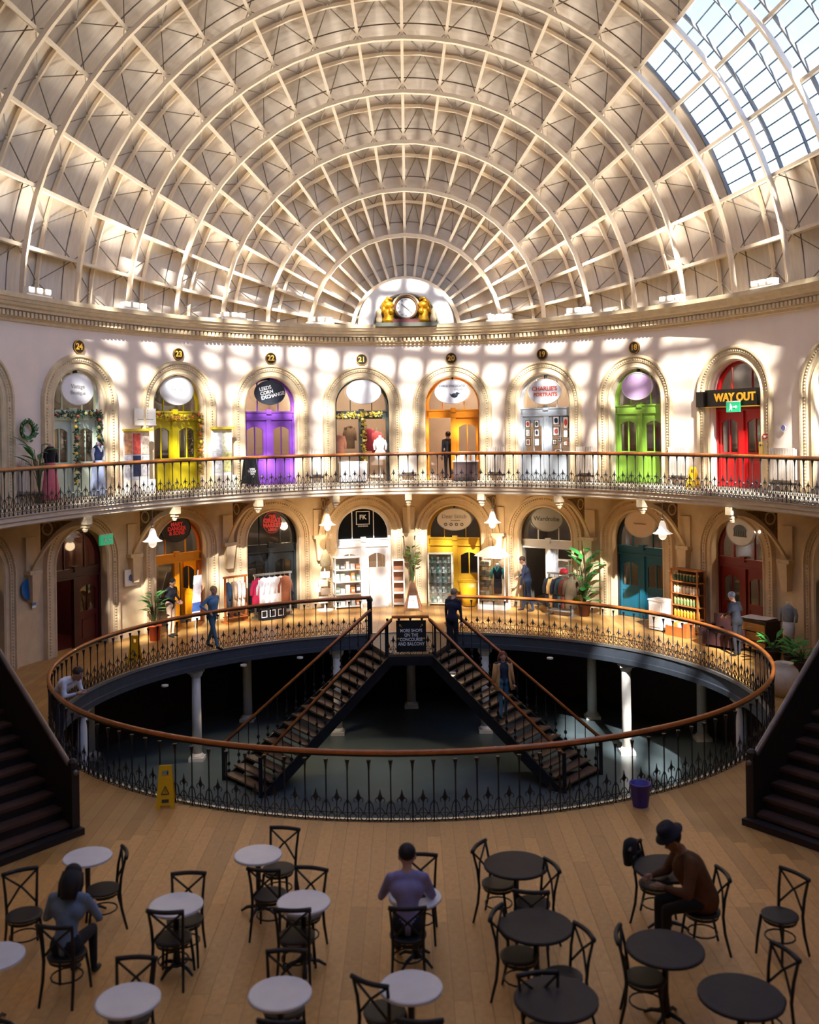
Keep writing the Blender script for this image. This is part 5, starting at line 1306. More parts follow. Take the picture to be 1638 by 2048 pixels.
for k, (s_, hexc, w_, h_) in enumerate(((0.22, 'e4dcd0', 0.14, 0.16), (0.40, 'f0ece4', 0.16, 0.24), (0.60, 'd8c8b4', 0.14, 0.20), (0.80, 'f4f0ea', 0.12, 0.28))):
    p = bl(5, s_, -0.35, BAL + 0.70); t = T('gift_box', f'small pale gift box on the table before the orange door, {["leftmost", "second", "third", "tallest"][k]}', 'box', p, rz5, 'gift boxes on the orange shop table')
    MB().cbox((0, 0, h_ / 2 - 0.015), (w_, 0.12, h_ - 0.03)).build('carton', mat('card ' + hexc, hexc, 0.7), t); MB().cbox((0, 0, h_ - 0.015), (w_ + 0.012, 0.132, 0.03)).build('lid', mat('card ' + hexc, hexc, 0.7), t)
# framed prints on the grey door
rz6 = wall_rz(ALLBAYS[6][0]); pc = ['c8402a', 'e6e0d4', 'b06a50', '3a4a48', '2a2430', 'd8d0c8', '203848', 'c05a50', '8a8478', '3a3a58']
fr = [(-0.66, 1.92, .18, .26), (-0.66, 1.62, .18, .26), (-0.66, 1.30, .18, .26), (-0.34, 1.92, .18, .26), (-0.34, 1.62, .18, .26), (-0.34, 1.30, .18, .26), (0.36, 2.02, .24, .30), (0.36, 1.66, .24, .30), (0.30, 1.30, .16, .18), (0.48, 1.38, .12, .14), (0.70, 1.95, .20, .40), (0.70, 1.58, .20, .26), (0.74, 1.26, .26, .14), (0.42, 0.98, .30, .18)]
for k, (s_, z_, w_, h_) in enumerate(fr):
    pl = ['red print at the top left', 'pale print in the middle of the first column', 'brown print at the bottom of the first column', 'grey green print at the top of the second column', 'dark print in the middle of the second column', 'light print at the bottom of the second column', 'navy print at the top left of the right leaf', 'rose print below the navy one', 'small square print low on the right leaf', 'tiny print beside the small square one', 'tall print at the top right', 'mid sized print below the tall one', 'wide flat print at the lower right', 'wide print lowest of all'][k]
    p = bl(6, s_, 0.20, BAL + z_); t = T('framed_print', f'framed {pl} on the pale grey door', 'picture', p, rz6, 'framed prints on the grey door')
    e = MB(); b_ = 0.018
    e.box(-w_ / 2, w_ / 2, -0.015, 0.015, -h_ / 2, -h_ / 2 + b_).box(-w_ / 2, w_ / 2, -0.015, 0.015, h_ / 2 - b_, h_ / 2).box(-w_ / 2, -w_ / 2 + b_, -0.015, 0.015, -h_ / 2, h_ / 2).box(w_ / 2 - b_, w_ / 2, -0.015, 0.015, -h_ / 2, h_ / 2)
    e.build('frame', mat('print frame', '3a3430', 0.5), t); MB().box(-w_ / 2 + b_, w_ / 2 - b_, -0.008, 0.008, -h_ / 2 + b_, h_ / 2 - b_).build('mount', mat('print mount', 'efe8e0', 0.7), t)
    MB().ell((0, -0.01, 0), (w_ * 0.28, 0.006, h_ * 0.30), 10, 5).build('picture', mat('print ' + pc[k % 10], pc[k % 10], 0.6, var=0.5, scale=25), t)
# poster stands either side of the yellow door
def poster_stand(px, py0, py1, w_, label, cols):
    x, y, rz = wallpos(px, 0.45, 900); z1 = aty(px, py0, y)[1]; H_ = z1 - BAL
    t = T('poster_stand', label, 'display stand', (x, y, BAL), rz)
    MB().box(-w_ / 2, w_ / 2, 0.03, 0.06, 0.05, H_).build('back_board', mat('paint efece6', 'efece6', 0.6), t)
    MB().box(-w_ / 2 - 0.03, w_ / 2 + 0.03, -0.12, 0.07, H_, H_ + 0.06).build('yellow_shelf', paint('d8c010'), t)
    MB().box(-w_ / 2, w_ / 2, -0.25, 0.06, 0.0, 0.42).build('lower_box', mat('paint e8e0d0', 'e8e0d0', 0.6), t)
    n = len(cols); k = 0
    for r_ in range(2):
        for c_ in range(n // 2):
            ww = w_ / (n // 2); x0 = -w_ / 2 + ww * c_; z0 = 0.5 + (H_ - 0.55) * (1 - r_) / 2
            MB().box(x0 + 0.02, x0 + ww - 0.02, 0.01, 0.03, z0 + 0.02, z0 + (H_ - 0.55) / 2 - 0.02).build('poster', mat('poster ' + cols[k], cols[k], 0.7, var=0.45, scale=9), t); k += 1
    return t
poster_stand(275, 862, 960, 0.95, 'stand of colourful posters left of the yellow door', ['e8a070', 'e0584a', 'f0c8b0', 'f0e8e4', '2c3458', 'efe2d8'])
poster_stand(445, 858, 960, 0.75, 'white poster stand with a yellow shelf right of the yellow door', ['f4f2ea', 'eadfb8', 'f0ece0', 'e6d890'])
x, y, rz = wallpos(290, 0.08, 835); t = T('wall_notice', 'white notice board on the wall above the poster stand', 'notice', (x, y, aty(290, 833, y)[1]), rz)
MB().box(-0.40, 0.40, -0.02, 0.02, -0.24, 0.24).build('panel', white_paint, t); MB().box(-0.42, 0.42, -0.03, 0.02, -0.27, -0.24).build('ledge', white_paint, t); MB().box(-0.3, 0.3, -0.024, -0.02, -0.1, -0.08).build('rule_line', grey_ink, t)
def a_board(label, loc, rz, hgt, w_, board_hex, frame_hex, words=None, wcol=None, tp=0.92, poster=None):
    t = T('pavement_board', label, 'sign board', loc, rz)
    fm = mat('wood ' + frame_hex, frame_hex, 0.6, var=0.2)
    for s in (-1, 1):
        for e in (-1, 1): MB().tube([(e * w_ / 2, s * 0.22, 0), (e * w_ / 2 * tp, s * 0.02, hgt)], 0.02, 4).build('leg', fm, t)
        m = MB(); z0, z1 = hgt * 0.12, hgt * 0.95; y0, y1 = s * 0.22 * (1 - 0.12 * 0.9), s * 0.22 * 0.1
        m.add([(-w_ / 2, y0, z0), (w_ / 2, y0, z0), (w_ / 2 * tp, y1, z1), (-w_ / 2 * tp, y1, z1)], [(0, 1, 2, 3)]); b = m.build('panel', mat('board ' + board_hex, board_hex, 0.7), t)
        sm = b.modifiers.new('thickness', 'SOLIDIFY'); sm.thickness = 0.015
        if s < 0 and poster:
            pm_ = MB().add([(-w_ * 0.30, y0 - 0.02, z0 + 0.02), (w_ * 0.30, y0 - 0.02, z0 + 0.02), (w_ * 0.20, y0 * 0.55 - 0.02, z0 + hgt * 0.42), (-w_ * 0.20, y0 * 0.55 - 0.02, z0 + hgt * 0.42)], [(0, 1, 2, 3)]); pp = pm_.build('poster', mat('paper', 'f2ece6', 0.7), t)
            ep = MB(); ep.tube([(0.06 * math.cos(2 * PI * j / 14), y0 * 0.78 - 0.028, z0 + hgt * 0.22 + 0.06 * math.sin(2 * PI * j / 14)) for j in range(14)], 0.012, 4, closed=True); ep.build('poster_emblem', grey_ink, t)
        if s < 0 and words:
            tx_ = text(words, w_ * 0.2, t, (0, (y0 + y1) / 2 - 0.02, (z0 + z1) / 2), wcol or ink_w, spacing=0.9, bold=0.004); tx_.rotation_euler = (rad(90) - math.atan2(0.2, hgt), 0, 0)
    return t
x, y, rz = wallpos(500, 0.75, 935); a_board('black chalk board with white lettering left of the purple door', (x, y, BAL), rz, 0.95, 0.42, '17171a', '17171a', 'OPEN\nTODAY\n10-5')
x, y, rz = wallpos(826, 1.6, 1215); a_board('wooden folding board with a white poster at the head of the stairs', (x, y, 0), rz, 1.0, 0.60, '6a4526', '9a5a26', tp=0.2, poster=True)
# red call point and notices right of the red door
x, y, rz = wallpos(1532, 0.05, 873); t = T('fire_call_point', 'small red fire call point right of the red door', 'alarm', (x, y, aty(1532, 873, y)[1]), rz)
MB().box(-0.07, 0.07, -0.05, 0.0, -0.07, 0.07).build('box', mat('signal red', 'b81e20', 0.4), t); MB().box(-0.04, 0.04, -0.055, -0.05, -0.03, 0.03).build('break_glass', white_paint, t)
x, y, rz = wallpos(1523, 0.05, 895); t = T('wall_notice', 'small yellow notice below the fire call point', 'notice', (x, y, aty(1523, 896, y)[1]), rz)
MB().box(-0.08, 0.08, -0.02, 0.0, -0.17, 0.17).build('panel', mat('notice yellow', 'd8b048', 0.5), t); MB().box(-0.05, 0.05, -0.024, -0.02, 0.05, 0.1).build('print_block', ink, t)
x, y, rz = wallpos(1568, 0.05, 855); t = T('wall_notice', 'small round violet plaque on the wall right of the red door', 'notice', (x, y, aty(1568, 856, y)[1]), rz)
MB().prism([(0.09 * math.cos(2 * PI * k / 20), 0.09 * math.sin(2 * PI * k / 20)) for k in range(20)], -0.03, 0.0).build('disc', mat('violet plaque', '7a7ab8', 0.4), t); MB().tube([(0.085 * math.cos(2 * PI * k / 20), -0.03, 0.085 * math.sin(2 * PI * k / 20)) for k in range(20)], 0.01, 4, closed=True).build('rim', white_paint, t)

# ------------------------------------------------------------------ concourse shops
x, y, rz = wallpos(57, 0.06, 1178); t = T('blue_disc_sign', 'large plain blue round sign on the left pier', 'sign', (x, y, aty(57, 1178, y)[1]), rz)
MB().prism([(0.27 * math.cos(2 * PI * k / 28), 0.27 * math.sin(2 * PI * k / 28)) for k in range(28)], -0.03, 0.0).build('disc', mat('sign blue', '1568a8', 0.4), t); MB().tube([(0.27 * math.cos(2 * PI * k / 28), -0.02, 0.27 * math.sin(2 * PI * k / 28)) for k in range(28)], 0.012, 4, closed=True).build('rim', mat('sign blue', '1568a8', 0.4), t)
x, y, rz = wallpos(67, 0.06, 1207); t = T('wall_notice', 'small pale blue notice under the blue disc', 'notice', (x, y, aty(67, 1208, y)[1]), rz)
MB().box(-0.07, 0.07, -0.02, 0.0, -0.1, 0.1).build('panel', mat('notice blue', '5a8ac8', 0.5), t); MB().box(-0.07, 0.07, -0.024, -0.02, -0.1, -0.04).build('lower_strip', white_paint, t)
x, y, rz = wallpos(262, 0.08, 1155); t = T('wall_plaque', 'small round grey plaque on a pale square left of the orange doorway', 'notice', (x, y, aty(262, 1155, y)[1]), rz)
MB().box(-0.24, 0.24, -0.02, 0.02, -0.24, 0.24).build('panel', white_paint, t); MB().prism([(0.1 * math.cos(2 * PI * k / 20), 0.1 * math.sin(2 * PI * k / 20)) for k in range(20)], -0.04, -0.02).build('disc', mat('slate disc', '5a5f80', 0.5), t)
# blue chair and bench at the far left
x, y = at(42, 1318, 0); blu = mat('blue vinyl', '1e3a5a', 0.4)
t = T('blue_chair', 'blue upholstered chair beside the left staircase', 'chair', (x, y, 0), rad(60))
MB().cbox((0, 0, 0.45), (0.46, 0.46, 0.08)).build('seat', blu, t); MB().cbox((0, 0.22, 0.75), (0.44, 0.06, 0.5)).build('backrest', blu, t)
for a in (-1, 1):
    for b in (-1, 1): MB().tube([(a * 0.19, b * 0.19, 0), (a * 0.18, b * 0.18, 0.42)], 0.015, 6).build('leg', black_iron, t)
x, y = at(74, 1318, 0); t = T('bench', 'narrow dark bench between the blue chair and the dark red doors', 'bench', (x, y, 0), rad(60))
MB().box(-0.35, 0.35, -0.14, 0.14, 0.44, 0.48).build('seat', dark_wood, t)
for a in (-1, 1): MB().box(a * 0.3 - 0.03, a * 0.3 + 0.03, -0.12, 0.12, 0, 0.44).build('leg', dark_wood, t)
# leaning striped banner
x, y, rz = wallpos(402, 0.7, 1190); t = T('striped_banner', 'leaning fabric banner in white, red and blue stripes beside the orange doorway', 'banner', (x, y, 0), rz)
cols = ['f2f0ee', 'c23a4a', 'f0ecec', '3a5a9a', 'f4f4f6']
for k in range(5):
    z0, z1 = 0.25 + k * 0.27, 0.25 + (k + 1) * 0.27; m = MB(); o0, o1 = -0.22 + 0.30 * (z0 / 1.6), -0.22 + 0.30 * (z1 / 1.6)
    m.add([(o0 - 0.16, 0.25 * z0 / 1.6, z0), (o0 + 0.16, 0.25 * z0 / 1.6, z0), (o1 + 0.14, 0.25 * z1 / 1.6, z1), (o1 - 0.14, 0.25 * z1 / 1.6, z1)], [(0, 1, 2, 3)])
    b = m.build('stripe', cloth(cols[(k * 2 + 1) % 5] if k else 'f2f0ee'), t); sm = b.modifiers.new('thickness', 'SOLIDIFY'); sm.thickness = 0.02
MB().tube([(-0.22, 0.02, 0), (0.12, 0.30, 1.75)], 0.018, 6).build('pole', steel, t)
# wooden clothes frame
def rack(label, loc, rz, w_, h_, hexc):
    t = T('clothes_rail', label, 'clothes rail', loc, rz); m = mat('wood ' + hexc, hexc, 0.5, var=0.15) if hexc != 'steel' else steel
    for s in (-1, 1):
        MB().cbox((s * w_ / 2, 0, h_ / 2), (0.05, 0.06, h_)).build('post', m, t); MB().cbox((s * w_ / 2, 0, 0.03), (0.06, 0.45, 0.06)).build('foot', m, t)
    MB().cbox((0, 0, h_), (w_ + 0.12, 0.08, 0.06)).build('top_rail', m, t); MB().cbox((0, 0, 0.18), (w_, 0.30, 0.03)).build('shelf', m, t)
    return t
x, y, rz = wallpos(471, 0.75, 1200); rack('orange wood clothes frame between the orange and black shops', (x, y, 0), rz, 0.75, 1.45, 'b0622a')
n_ = Vector((math.cos(rz), math.sin(rz), 0))
for k, (s_, hexc, nm) in enumerate(((-0.26, '2f4a66', 'blue denim'), (-0.05, 'c8a888', 'tan'), (0.10, 'f0e8de', 'cream'), (0.26, 'e4dccf', 'off white'))):
    hanging(f'{nm} garment hanging on the orange wood frame', (x + n_.x * s_, y + n_.y * s_, 1.30), rz + rad(75), hexc, 0.85, 0.17)
for s_, hexc, nm in ((-0.2, '8a2a26', 'red'), (0.0, '2a2624', 'black'), (0.18, 'a8502a', 'tan')):
    q = (x + n_.x * s_, y + n_.y * s_, 0.195); t = T('shoe', f'{nm} shoe on the shelf of the orange wood frame', 'shoe', q, rz, 'shoes under the orange wood frame')
    MB().box(-0.035, 0.035, -0.12, 0.1, 0, 0.02).build('sole', ink, t); MB().ell((0, -0.05, 0.035), (0.036, 0.075, 0.03), 10, 6).lathe([(0.036, 0.02), (0.036, 0.08), (0.03, 0.09)], 10, (0, 0.05, 0)).build('upper', cloth(hexc), t, True)
# hoodie rail before the black shop
x, y, rz = wallpos(546, 0.85, 1200); rack('steel garment rail in front of the black shopfront', (x, y, 0), rz, 1.25, 1.42, 'steel')
n_ = Vector((math.cos(rz), math.sin(rz), 0))
for s_, hexc, nm in ((-0.52, 'd82a5a', 'hot pink'), (-0.34, 'efeef0', 'white hooded'), (-0.12, 'e6e6ea', 'pale grey hooded'), (0.08, 'f2f0f0', 'second white hooded'), (0.28, 'e8d8cc', 'cream'), (0.44, '9a5a3a', 'brown')):
    hanging(f'{nm} top hanging on the steel rail at the black shop', (x + n_.x * s_, y + n_.y * s_, 1.32), rz + rad(22), hexc, 0.88, 0.27)
x, y, rz = wallpos(545, 1.1, 1235); t = T('doormat_board', 'low black board with white squares below the steel rail', 'board', (x, y, 0), rz)
MB().box(-0.5, 0.5, -0.02, 0.02, 0.02, 0.36).build('board', mat('black board', '121317', 0.5), t); MB().box(-0.4, 0.4, -0.12, 0.12, 0, 0.02).build('foot', mat('black board', '121317', 0.5), t)
for k in range(3):
    e = MB(); c_ = -0.3 + 0.3 * k
    for a, b, c, d in ((-.1, .1, .08, .1), (-.1, .1, .28, .3), (-.1, -.08, .1, .28), (.08, .1, .1, .28)): e.box(c_ + a, c_ + b, -0.026, -0.02, c, d)
    e.build('white_square', ink_w, t)
# shelves with goods
def shelf_unit(label, px, inset, w_, h_, d_, n, frame_hex, glass_sides=False, back=None, py=1180):
    x, y, rz = wallpos(px, inset, py); t = T('shelf_unit', label, 'shelves', (x, y, 0), rz); m = mat('paint ' + frame_hex, frame_hex, 0.5, var=0.08)
    for a in (-1, 1):
        for b in (-1, 1): MB().cbox((a * (w_ / 2 - 0.02), b * (d_ / 2 - 0.02), h_ / 2), (0.04, 0.04, h_)).build('post', m, t)
    for k in range(n + 1):
        z = 0.08 + (h_ - 0.10) * k / n; MB().box(-w_ / 2, w_ / 2, -d_ / 2, d_ / 2, z - 0.012, z + 0.012).build('shelf', glass if glass_sides and 0 < k < n else m, t)
    if back: MB().box(-w_ / 2 + 0.02, w_ / 2 - 0.02, d_ / 2 - 0.02, d_ / 2 - 0.005, 0.08, h_).build('back_panel', mat('paint ' + back, back, 0.6), t)
    if glass_sides: MB().box(-w_ / 2 + 0.03, w_ / 2 - 0.03, -d_ / 2 + 0.005, -d_ / 2 + 0.01, 0.08, h_ - 0.02).build('glass_door', glass, t)
    return t, (x, y, rz), [0.08 + (h_ - 0.10) * k / n + 0.012 for k in range(n + 1)]
ORD = ['first', 'second', 'third', 'fourth', 'fifth', 'sixth', 'seventh', 'eighth']
def jar(hexc, r, h_, lid='c8b070'):
    t = T('jar', 'x', 'jar')
    MB().lathe([(r * 0.9, 0), (r, 0.01), (r, h_ * 0.72), (r * 0.75, h_ * 0.82)], 10).build('glass_body', mat('jar ' + hexc, hexc, 0.25, var=0.2), t, True)
    MB().lathe([(r * 0.8, h_ * 0.8), (r * 0.8, h_), (0, h_)], 10).build('lid', mat('lid ' + lid, lid, 0.4), t)
    return t
t, (bx, by, brz), zs = shelf_unit('wooden bookcase of jars between the teal and dark red doors', 1376, 0.45, 1.02, 1.85, 0.34, 5, 'a8622c', back='4a3018', py=1200)
n_ = Vector((math.cos(brz), math.sin(brz), 0)); f_ = Vector((-n_.y, n_.x, 0))
rows = [('c8b898', 'lowest'), ('e0a030', 'second'), ('8a9a60', 'middle'), ('f0e0c0', 'fourth'), ('4a5a3a', 'top')]
for r_, (hexc, nm) in enumerate(rows):
    p0 = jar(hexc, 0.052, 0.22)
    for k in range(8):
        q = Vector((bx, by, zs[r_])) + n_ * (-0.42 + 0.12 * k) - f_ * 0.06
        lab = f'{ORD[k]} jar from the left on the {nm} shelf of the wooden bookcase'
        if k == 0: p0.location = q; p0['label'] = lab; p0['group'] = f'jars on the {nm} bookcase shelf'
        else: copy_tree(p0, q, 0, lab, f'jars on the {nm} bookcase shelf')
x, y, rz = wallpos(1320, 0.8, 1230); table_box('shop_counter', 'small white counter left of the wooden bookcase', 'counter', (x, y, 0), rz, 0.55, 0.45, 0.92, 'f4f2ee', 'efece6')
x, y, rz = wallpos(1360, 1.0, 1255); t = T('crate', 'low wooden crate of pale goods in front of the bookcase', 'crate', (x, y, 0), rz)
MB().box(-0.4, 0.4, -0.18, 0.18, 0, 0.03).box(-0.4, 0.4, -0.18, -0.16, 0.03, 0.28).box(-0.4, 0.4, 0.16, 0.18, 0.03, 0.28).box(-0.4, -0.38, -0.16, 0.16, 0.03, 0.28).box(0.38, 0.4, -0.16, 0.16, 0.03, 0.28).build('box', mat('wood a8622c', 'a8622c', 0.5), t)
for k, hx in enumerate(('f2eee6', 'e89a3a', 'f4f0e8', 'c8602a')): MB().cbox((-0.28 + 0.19 * k, 0, 0.22), (0.15, 0.26, 0.34)).build('packet', mat('card ' + hx, hx, 0.6), t)
# white shop: merchandise table and shelving
t, (qx, qy, qrz), zs = shelf_unit('white shelf of pale goods inside the white shop doorway', 695, 0.55, 0.95, 1.75, 0.36, 4, 'e4e2de', back='c8c4bc')
n_ = Vector((math.cos(qrz), math.sin(qrz), 0))
R = random.Random(9)
for r_ in range(4):
    for k in range(5):
        hx = R.choice(['e89a50', 'f0ece6', 'b8c4c0', '8a9a80', 'd8c4b0', '5a4a44']); w_ = R.uniform(0.10, 0.15); h_ = R.uniform(0.14, 0.30)
        p = Vector((qx, qy, zs[r_])) + n_ * (-0.36 + 0.18 * k); t = T('goods_box', f'{ORD[k]} box from the left on the {["lowest", "second lowest", "third", "top"][r_]} white shop shelf', 'box', p, qrz, f'boxes on white shop shelf {["one", "two", "three", "four"][r_]}')
        MB().cbox((0, 0, h_ / 2), (w_, 0.16, h_)).build('carton', mat('card ' + hx, hx, 0.6), t); MB().box(-w_ * 0.4, w_ * 0.4, -0.085, -0.079, h_ * 0.3, h_ * 0.7).build('wrapper', white_paint, t)
shelf_unit('tall narrow white shelf right of the white shop', 797, 0.55, 0.42, 1.6, 0.32, 4, 'ece8e2', back='8a5a3a')
x, y, rz = wallpos(650, 0.6, 1190); t = T('bag_stand', 'pale stand hung with a sage bag and small framed goods left of the white shop', 'display stand', (x, y, 0), rz)
MB().lathe([(0.28, 0), (0.28, 0.03), (0.03, 0.05), (0.025, 1.95)], 16).build('pole', white_paint, t)
MB().lathe([(0.05, 1.45), (0.19, 1.5), (0.20, 1.68), (0.12, 1.9), (0.03, 2.05)], 14, (0.02, -0.05, 0), 1, 0.6).build('bag', cloth('a89a78'), t, True)
for k in range(4):
    z = 0.25 + 0.28 * k; MB().cbox((-0.10 + 0.08 * (k % 2), -0.1, z + 0.12), (0.32, 0.06, 0.22)).build('card_rack', mat('card ' + ('e8dccc', 'c8b49a', 'd8c8b0', 'eae0d4')[k], ('e8dccc', 'c8b49a', 'd8c8b0', 'eae0d4')[k], 0.6, var=0.3), t)
# open white door leaf panel catching the sun
x, y, rz = wallpos(758, 0.5, 1170); t = T('white_display_panel', 'tall white display panel catching the sun right of the white shop doors', 'panel', (x, y, 0), rz)
MB().box(-0.33, 0.33, -0.02, 0.02, 0.05, 1.35).build('panel', white_paint, t); MB().box(-0.3, 0.3, -0.15, 0.15, 0, 0.05).build('foot', white_paint, t)
# mustard shop: glass cabinet
t, (gx, gy, grz), zs = shelf_unit('tall glass display cabinet of jewellery at the left of the mustard doors', 882, 0.45, 0.85, 1.80, 0.36, 5, 'e6dcc0', True, back='b8c8c0')
n_ = Vector((math.cos(grz), math.sin(grz), 0))
for r_ in range(5):
    for k in range(4):
        hx = ['7ab0a8', 'e8e4da', '8a8a88', 'c0d0cc'][(r_ + k) % 4]; p = Vector((gx, gy, zs[r_])) + n_ * (-0.28 + 0.185 * k); t = T('jewellery_stand', f'{ORD[k]} jewellery stand from the left on the {["lowest", "second lowest", "middle", "fourth", "top"][r_]} glass cabinet shelf', 'ornament', p, grz, f'jewellery stands on cabinet shelf {["one", "two", "three", "four", "five"][r_]}')
        MB().lathe([(0.05, 0), (0.05, 0.012), (0.015, 0.02), (0.015, 0.12)], 10).build('base', mat('card ' + hx, hx, 0.4), t); MB().ell((0, 0, 0.16), (0.05, 0.03, 0.055), 10, 6).build('bust', mat('card ' + hx, hx, 0.4), t, True)
x, y, rz = wallpos(938, 0.6, 1180); t = T('mustard_chest', 'curved mustard yellow chest against the mustard doors', 'chest', (x, y, 0), rz)
MB().lathe([(0.20, 0.03), (0.30, 0.55), (0.36, 0.85)], 16, (0, 0, 0), 1.1, 0.6).build('body', paint('c9991c'), t, True); MB().lathe([(0.38, 0.85), (0.39, 0.88), (0, 0.89)], 16, (0, 0, 0), 1.1, 0.6).build('top', paint('c9991c'), t); MB().lathe([(0.18, 0), (0.20, 0.03)], 16, (0, 0, 0), 1.1, 0.6).build('foot_ring', dark_wood, t)
# glass kiosk with white canopy and mannequin
x, y, rz = wallpos(988, 0.75, 1180); t = T('glass_kiosk', 'lit glass display kiosk with a flared white canopy right of the mustard shop', 'kiosk', (x, y, 0), rz)
for a in (-1, 1):
    for b in (-1, 1): MB().cbox((a * 0.46, b * 0.24, 0.95), (0.04, 0.04, 1.6)).build('post', white_paint, t)
MB().box(-0.5, 0.5, -0.28, 0.28, 0, 0.16).build('plinth', white_paint, t)
MB().lathe([(0.62, 1.74), (0.60, 1.78), (0.30, 2.0), (0.12, 2.08), (0, 2.09)], 4, (0, 0, 0), 1.1, 0.75).build('canopy', white_paint, t)
for k in range(4): MB().box(-0.45, -0.12, -0.23, 0.23, 0.42 + 0.33 * k, 0.435 + 0.33 * k).build('shelf', glass, t)
MB().box(-0.46, 0.46, -0.255, -0.25, 0.16, 1.74).build('front_glass', glass, t)
MB().box(-0.3, 0.3, -0.15, 0.15, 1.70, 1.73).build('lamp_panel', mat('kiosk lamp', 'fff4e0', 0.3, emit=6.0, var=0.0), t)
n_ = Vector((math.cos(rz), math.sin(rz), 0))
R = random.Random(3)
for r_ in range(4):
    for k in range(2):
        p = Vector((x, y, 0.435 + 0.33 * r_)) + n_ * (-0.37 + 0.17 * k); t = T('folded_goods', f'{["left", "right"][k]} folded cloth pile on the {["lowest", "second lowest", "third", "top"][r_]} kiosk shelf', 'cloth', p, rz, f'folded goods on kiosk shelf {["one", "two", "three", "four"][r_]}')
        for z in range(3): MB().cbox((0, 0, 0.03 + 0.055 * z), (0.14, 0.22, 0.05)).build('folded_layer', cloth(R.choice(['b8a888', '8a8a70', 'd8ccb4', 'a0907a'])), t)
p = Vector((x, y, 0.16)) + n_ * 0.14
mannequin('kiosk mannequin in dark jacket with a teal scarf', tuple(p), rz, [(0.13, 0.35), (0.15, 0.6), (0.13, 0.85)], '3a3440', '1c2030', '2a9a8c', skin='e8e6e4')
# coat rail with red hat at the open pale shop
x, y, rz = wallpos(1122, 1.0, 1210); rack('dark coat rail before the open pale entrance', (x, y, 0), rz, 0.85, 1.35, 'steel')
n_ = Vector((math.cos(rz), math.sin(rz), 0))
for s_, hexc, nm in ((-0.36, '1a1820', 'black'), (-0.22, 'c8a060', 'mustard tan'), (-0.08, '24283a', 'navy'), (0.08, '3a5a5c', 'grey teal'), (0.22, '6a2e22', 'rust brown'), (0.36, '5a4a34', 'olive')):
    hanging(f'{nm} coat on the dark coat rail at the open pale entrance', (x + n_.x * s_, y + n_.y * s_, 1.22), rz + rad(40), hexc, 0.95, 0.20)
hp = Vector((x, y, 1.38)) + n_ * 0.12; t = T('red_hat', 'red knitted hat on top of the dark coat rail', 'hat', tuple(hp), 0)
MB().lathe([(0.13, 0), (0.135, 0.05), (0.10, 0.13), (0.0, 0.16)], 14).build('crown', cloth('d0303c'), t, True); MB().lathe([(0.14, 0), (0.145, 0.045), (0.13, 0.05)], 14).build('brim', cloth('b02430'), t, True)
x, y, rz = wallpos(1075, 0.25, 1130); t = T('curtain', 'silvery white curtain gathered in the open pale entrance', 'curtain', bl(6, 0.18, 0.30, 0), rz)
m = MB(); n = 24; vs = []
for i in range(n + 1):
    u = i / n; vs += [(-0.16 + 0.32 * u, 0.03 * math.sin(u * 26), 0.05), (-0.10 + 0.2 * u, 0.03 * math.sin(u * 26), 1.2), (-0.16 + 0.32 * u, 0.03 * math.sin(u * 26), 2.05)]
m.add(vs, [(3 * i + j, 3 * i + 3 + j, 3 * i + 4 + j, 3 * i + j + 1) for i in range(n) for j in range(2)]); m.build('fabric', cloth('dfe2e8'), t, True)
MB().tube([(-0.3, 0, 2.07), (0.3, 0, 2.07)], 0.012, 6).build('rod', steel, t)
p = bl(6, 0.62, 0.35, 0); t, (hx_, hy_, hr_), zs = shelf_unit('pale shelf just inside the open pale entrance', 1128, -0.45, 0.55, 1.6, 0.3, 3, 'e8e2da', back='d8d0c4')
# desk, menu, mannequin and planter at the right
dx, dy = at(1518, 1302, 0); t = T('desk', 'dark wooden desk with pale drawer edges beside the right staircase', 'desk', (dx, dy, 0), rad(-60))
MB().box(-0.5, 0.5, -0.3, 0.3, 0.82, 0.87).build('top', dark_wood, t); MB().box(-0.48, 0.48, -0.28, 0.28, 0.04, 0.82).build('carcass', dark_wood, t); MB().box(-0.44, 0.44, -0.24, 0.24, 0, 0.04).build('plinth', black_iron, t)
for k in range(3):
    d_ = MB().box(-0.45, 0.45, -0.30, -0.28, 0.10 + 0.24 * k, 0.30 + 0.24 * k).build('drawer', mat('oak edge', 'b07a3a', 0.5), t); MB().tube([(-0.1, -0.32, 0.2 + 0.24 * k), (0.1, -0.32, 0.2 + 0.24 * k)], 0.012, 5).build('handle', steel, d_)
t = T('open_menu', 'large open white menu lying on the dark desk', 'menu', (dx, dy, 0.872), rad(-50))
for s in (-1, 1): m = MB().add([(0, -0.26, 0.02), (s * 0.38, -0.26, 0.03), (s * 0.38, 0.26, 0.03), (0, 0.26, 0.02)], [(0, 1, 2, 3) if s > 0 else (3, 2, 1, 0)]); b = m.build('page', mat('paper', 'f2ece6', 0.7), t); sm = b.modifiers.new('thickness', 'SOLIDIFY'); sm.thickness = 0.012
MB().box(-0.01, 0.01, -0.26, 0.26, 0, 0.02).build('spine', ink, t)
x, y = at(1578, 1322, 0); y_ = y; 
mannequin('mannequin in a grey shirt near the right staircase', (x, y, 0), rad(-40), [(0.13, 0.55), (0.16, 0.8), (0.14, 1.0)], 'd0ccc6', '8c8e94', skin='e8d8c0')
x, y = at(1568, 1392, 0)
t = T('cream_planter', 'large cream globe shaped planter at the right end of the well railing', 'planter', (x, y, 0))
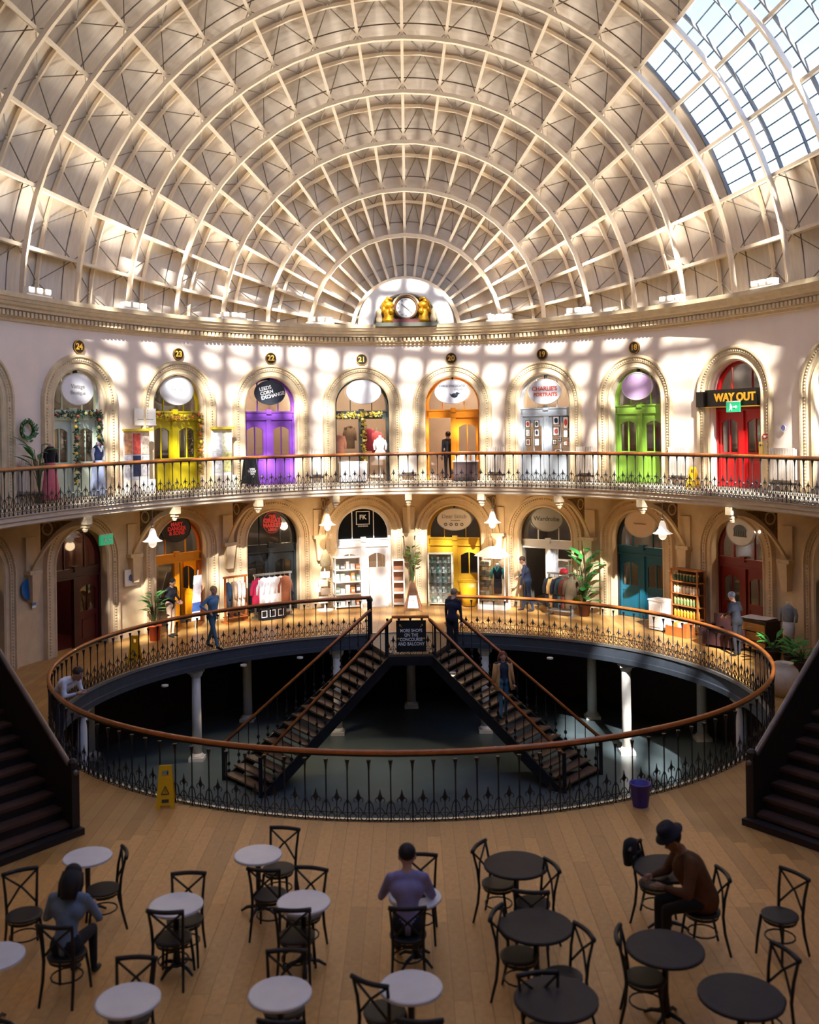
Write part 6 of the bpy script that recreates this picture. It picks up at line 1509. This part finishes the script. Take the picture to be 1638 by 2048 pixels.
MB().lathe([(0.16, 0), (0.2, 0.02), (0.34, 0.22), (0.37, 0.40), (0.30, 0.60), (0.20, 0.70), (0.22, 0.74), (0.18, 0.74), (0.16, 0.68)], 24, cap=False).build('globe', mat('cream glaze', 'd8c4a4', 0.4), t, True); MB().lathe([(0.2, 0.66), (0, 0.68)], 20).build('soil', dark_wood, t); MB().lathe([(0.17, 0.0), (0.0, 0.0)], 16).build('foot', mat('cream glaze', 'd8c4a4', 0.4), t)
x, y = at(1455, 1295, 0); t = T('sofa', 'small dark red sofa by the dark red doors', 'sofa', (x, y, 0), rad(-50)); sm_ = cloth('3a1614')
MB().cbox((0, 0, 0.25), (1.1, 0.7, 0.34)).build('seat', sm_, t); MB().cbox((0, 0.3, 0.58), (1.1, 0.16, 0.5)).build('backrest', sm_, t)
for s in (-1, 1): MB().cbox((s * 0.52, 0, 0.42), (0.14, 0.7, 0.3)).build('armrest', sm_, t); MB().cbox((s * 0.48, 0, 0.04), (0.06, 0.5, 0.08)).build('leg', black_iron, t)
# distant buildings beyond the glazed strip
t = T('distant_tower', 'pale pink tower block seen beyond the roof glass', 'building', (27.5, 62, 0), 0)
MB().cbox((0, 0, 11.5), (2.6, 3, 23)).build('wall', mat('pink brick', 'c88a8c', 0.9), t)
MB().cbox((0, 0, 23.6), (2.0, 2.4, 1.2)).lathe([(1.3, 24.2), (0.05, 28.5)], 4).build('roof', mat('red tile', 'b0585c', 0.9), t)
for k in range(6): MB().cbox((0, -1.51, 20.5 - 1.2 * k), (0.8, 0.06, 0.7)).build('window', mat('far window', '6a7080', 0.2), t)
t = T('distant_terrace', 'cream parapet of a terrace seen low through the roof glass', 'building', (22.5, 58, 0), 0)
MB().cbox((0, 0, 9.3), (7, 3, 18.6)).build('wall', mat('cream render', 'dcc8a8', 0.9), t); MB().cbox((0, 0, 18.8), (7.3, 3.3, 0.4)).build('parapet', mat('cream render', 'dcc8a8', 0.9), t)

# ------------------------------------------------------------------ lettering becomes plain mesh
bpy.context.view_layer.update()
dg = bpy.context.evaluated_depsgraph_get()
for o in [o for o in COL.objects if o.type == 'FONT']:
    me = bpy.data.meshes.new_from_object(o.evaluated_get(dg)); nm = o.name; par = o.parent; mw = (o.location.copy(), o.rotation_euler.copy(), o.scale.copy())
    bpy.data.objects.remove(o)
    n = O(nm, me, par, mw[0]); n.rotation_euler = mw[1]; n.scale = mw[2]
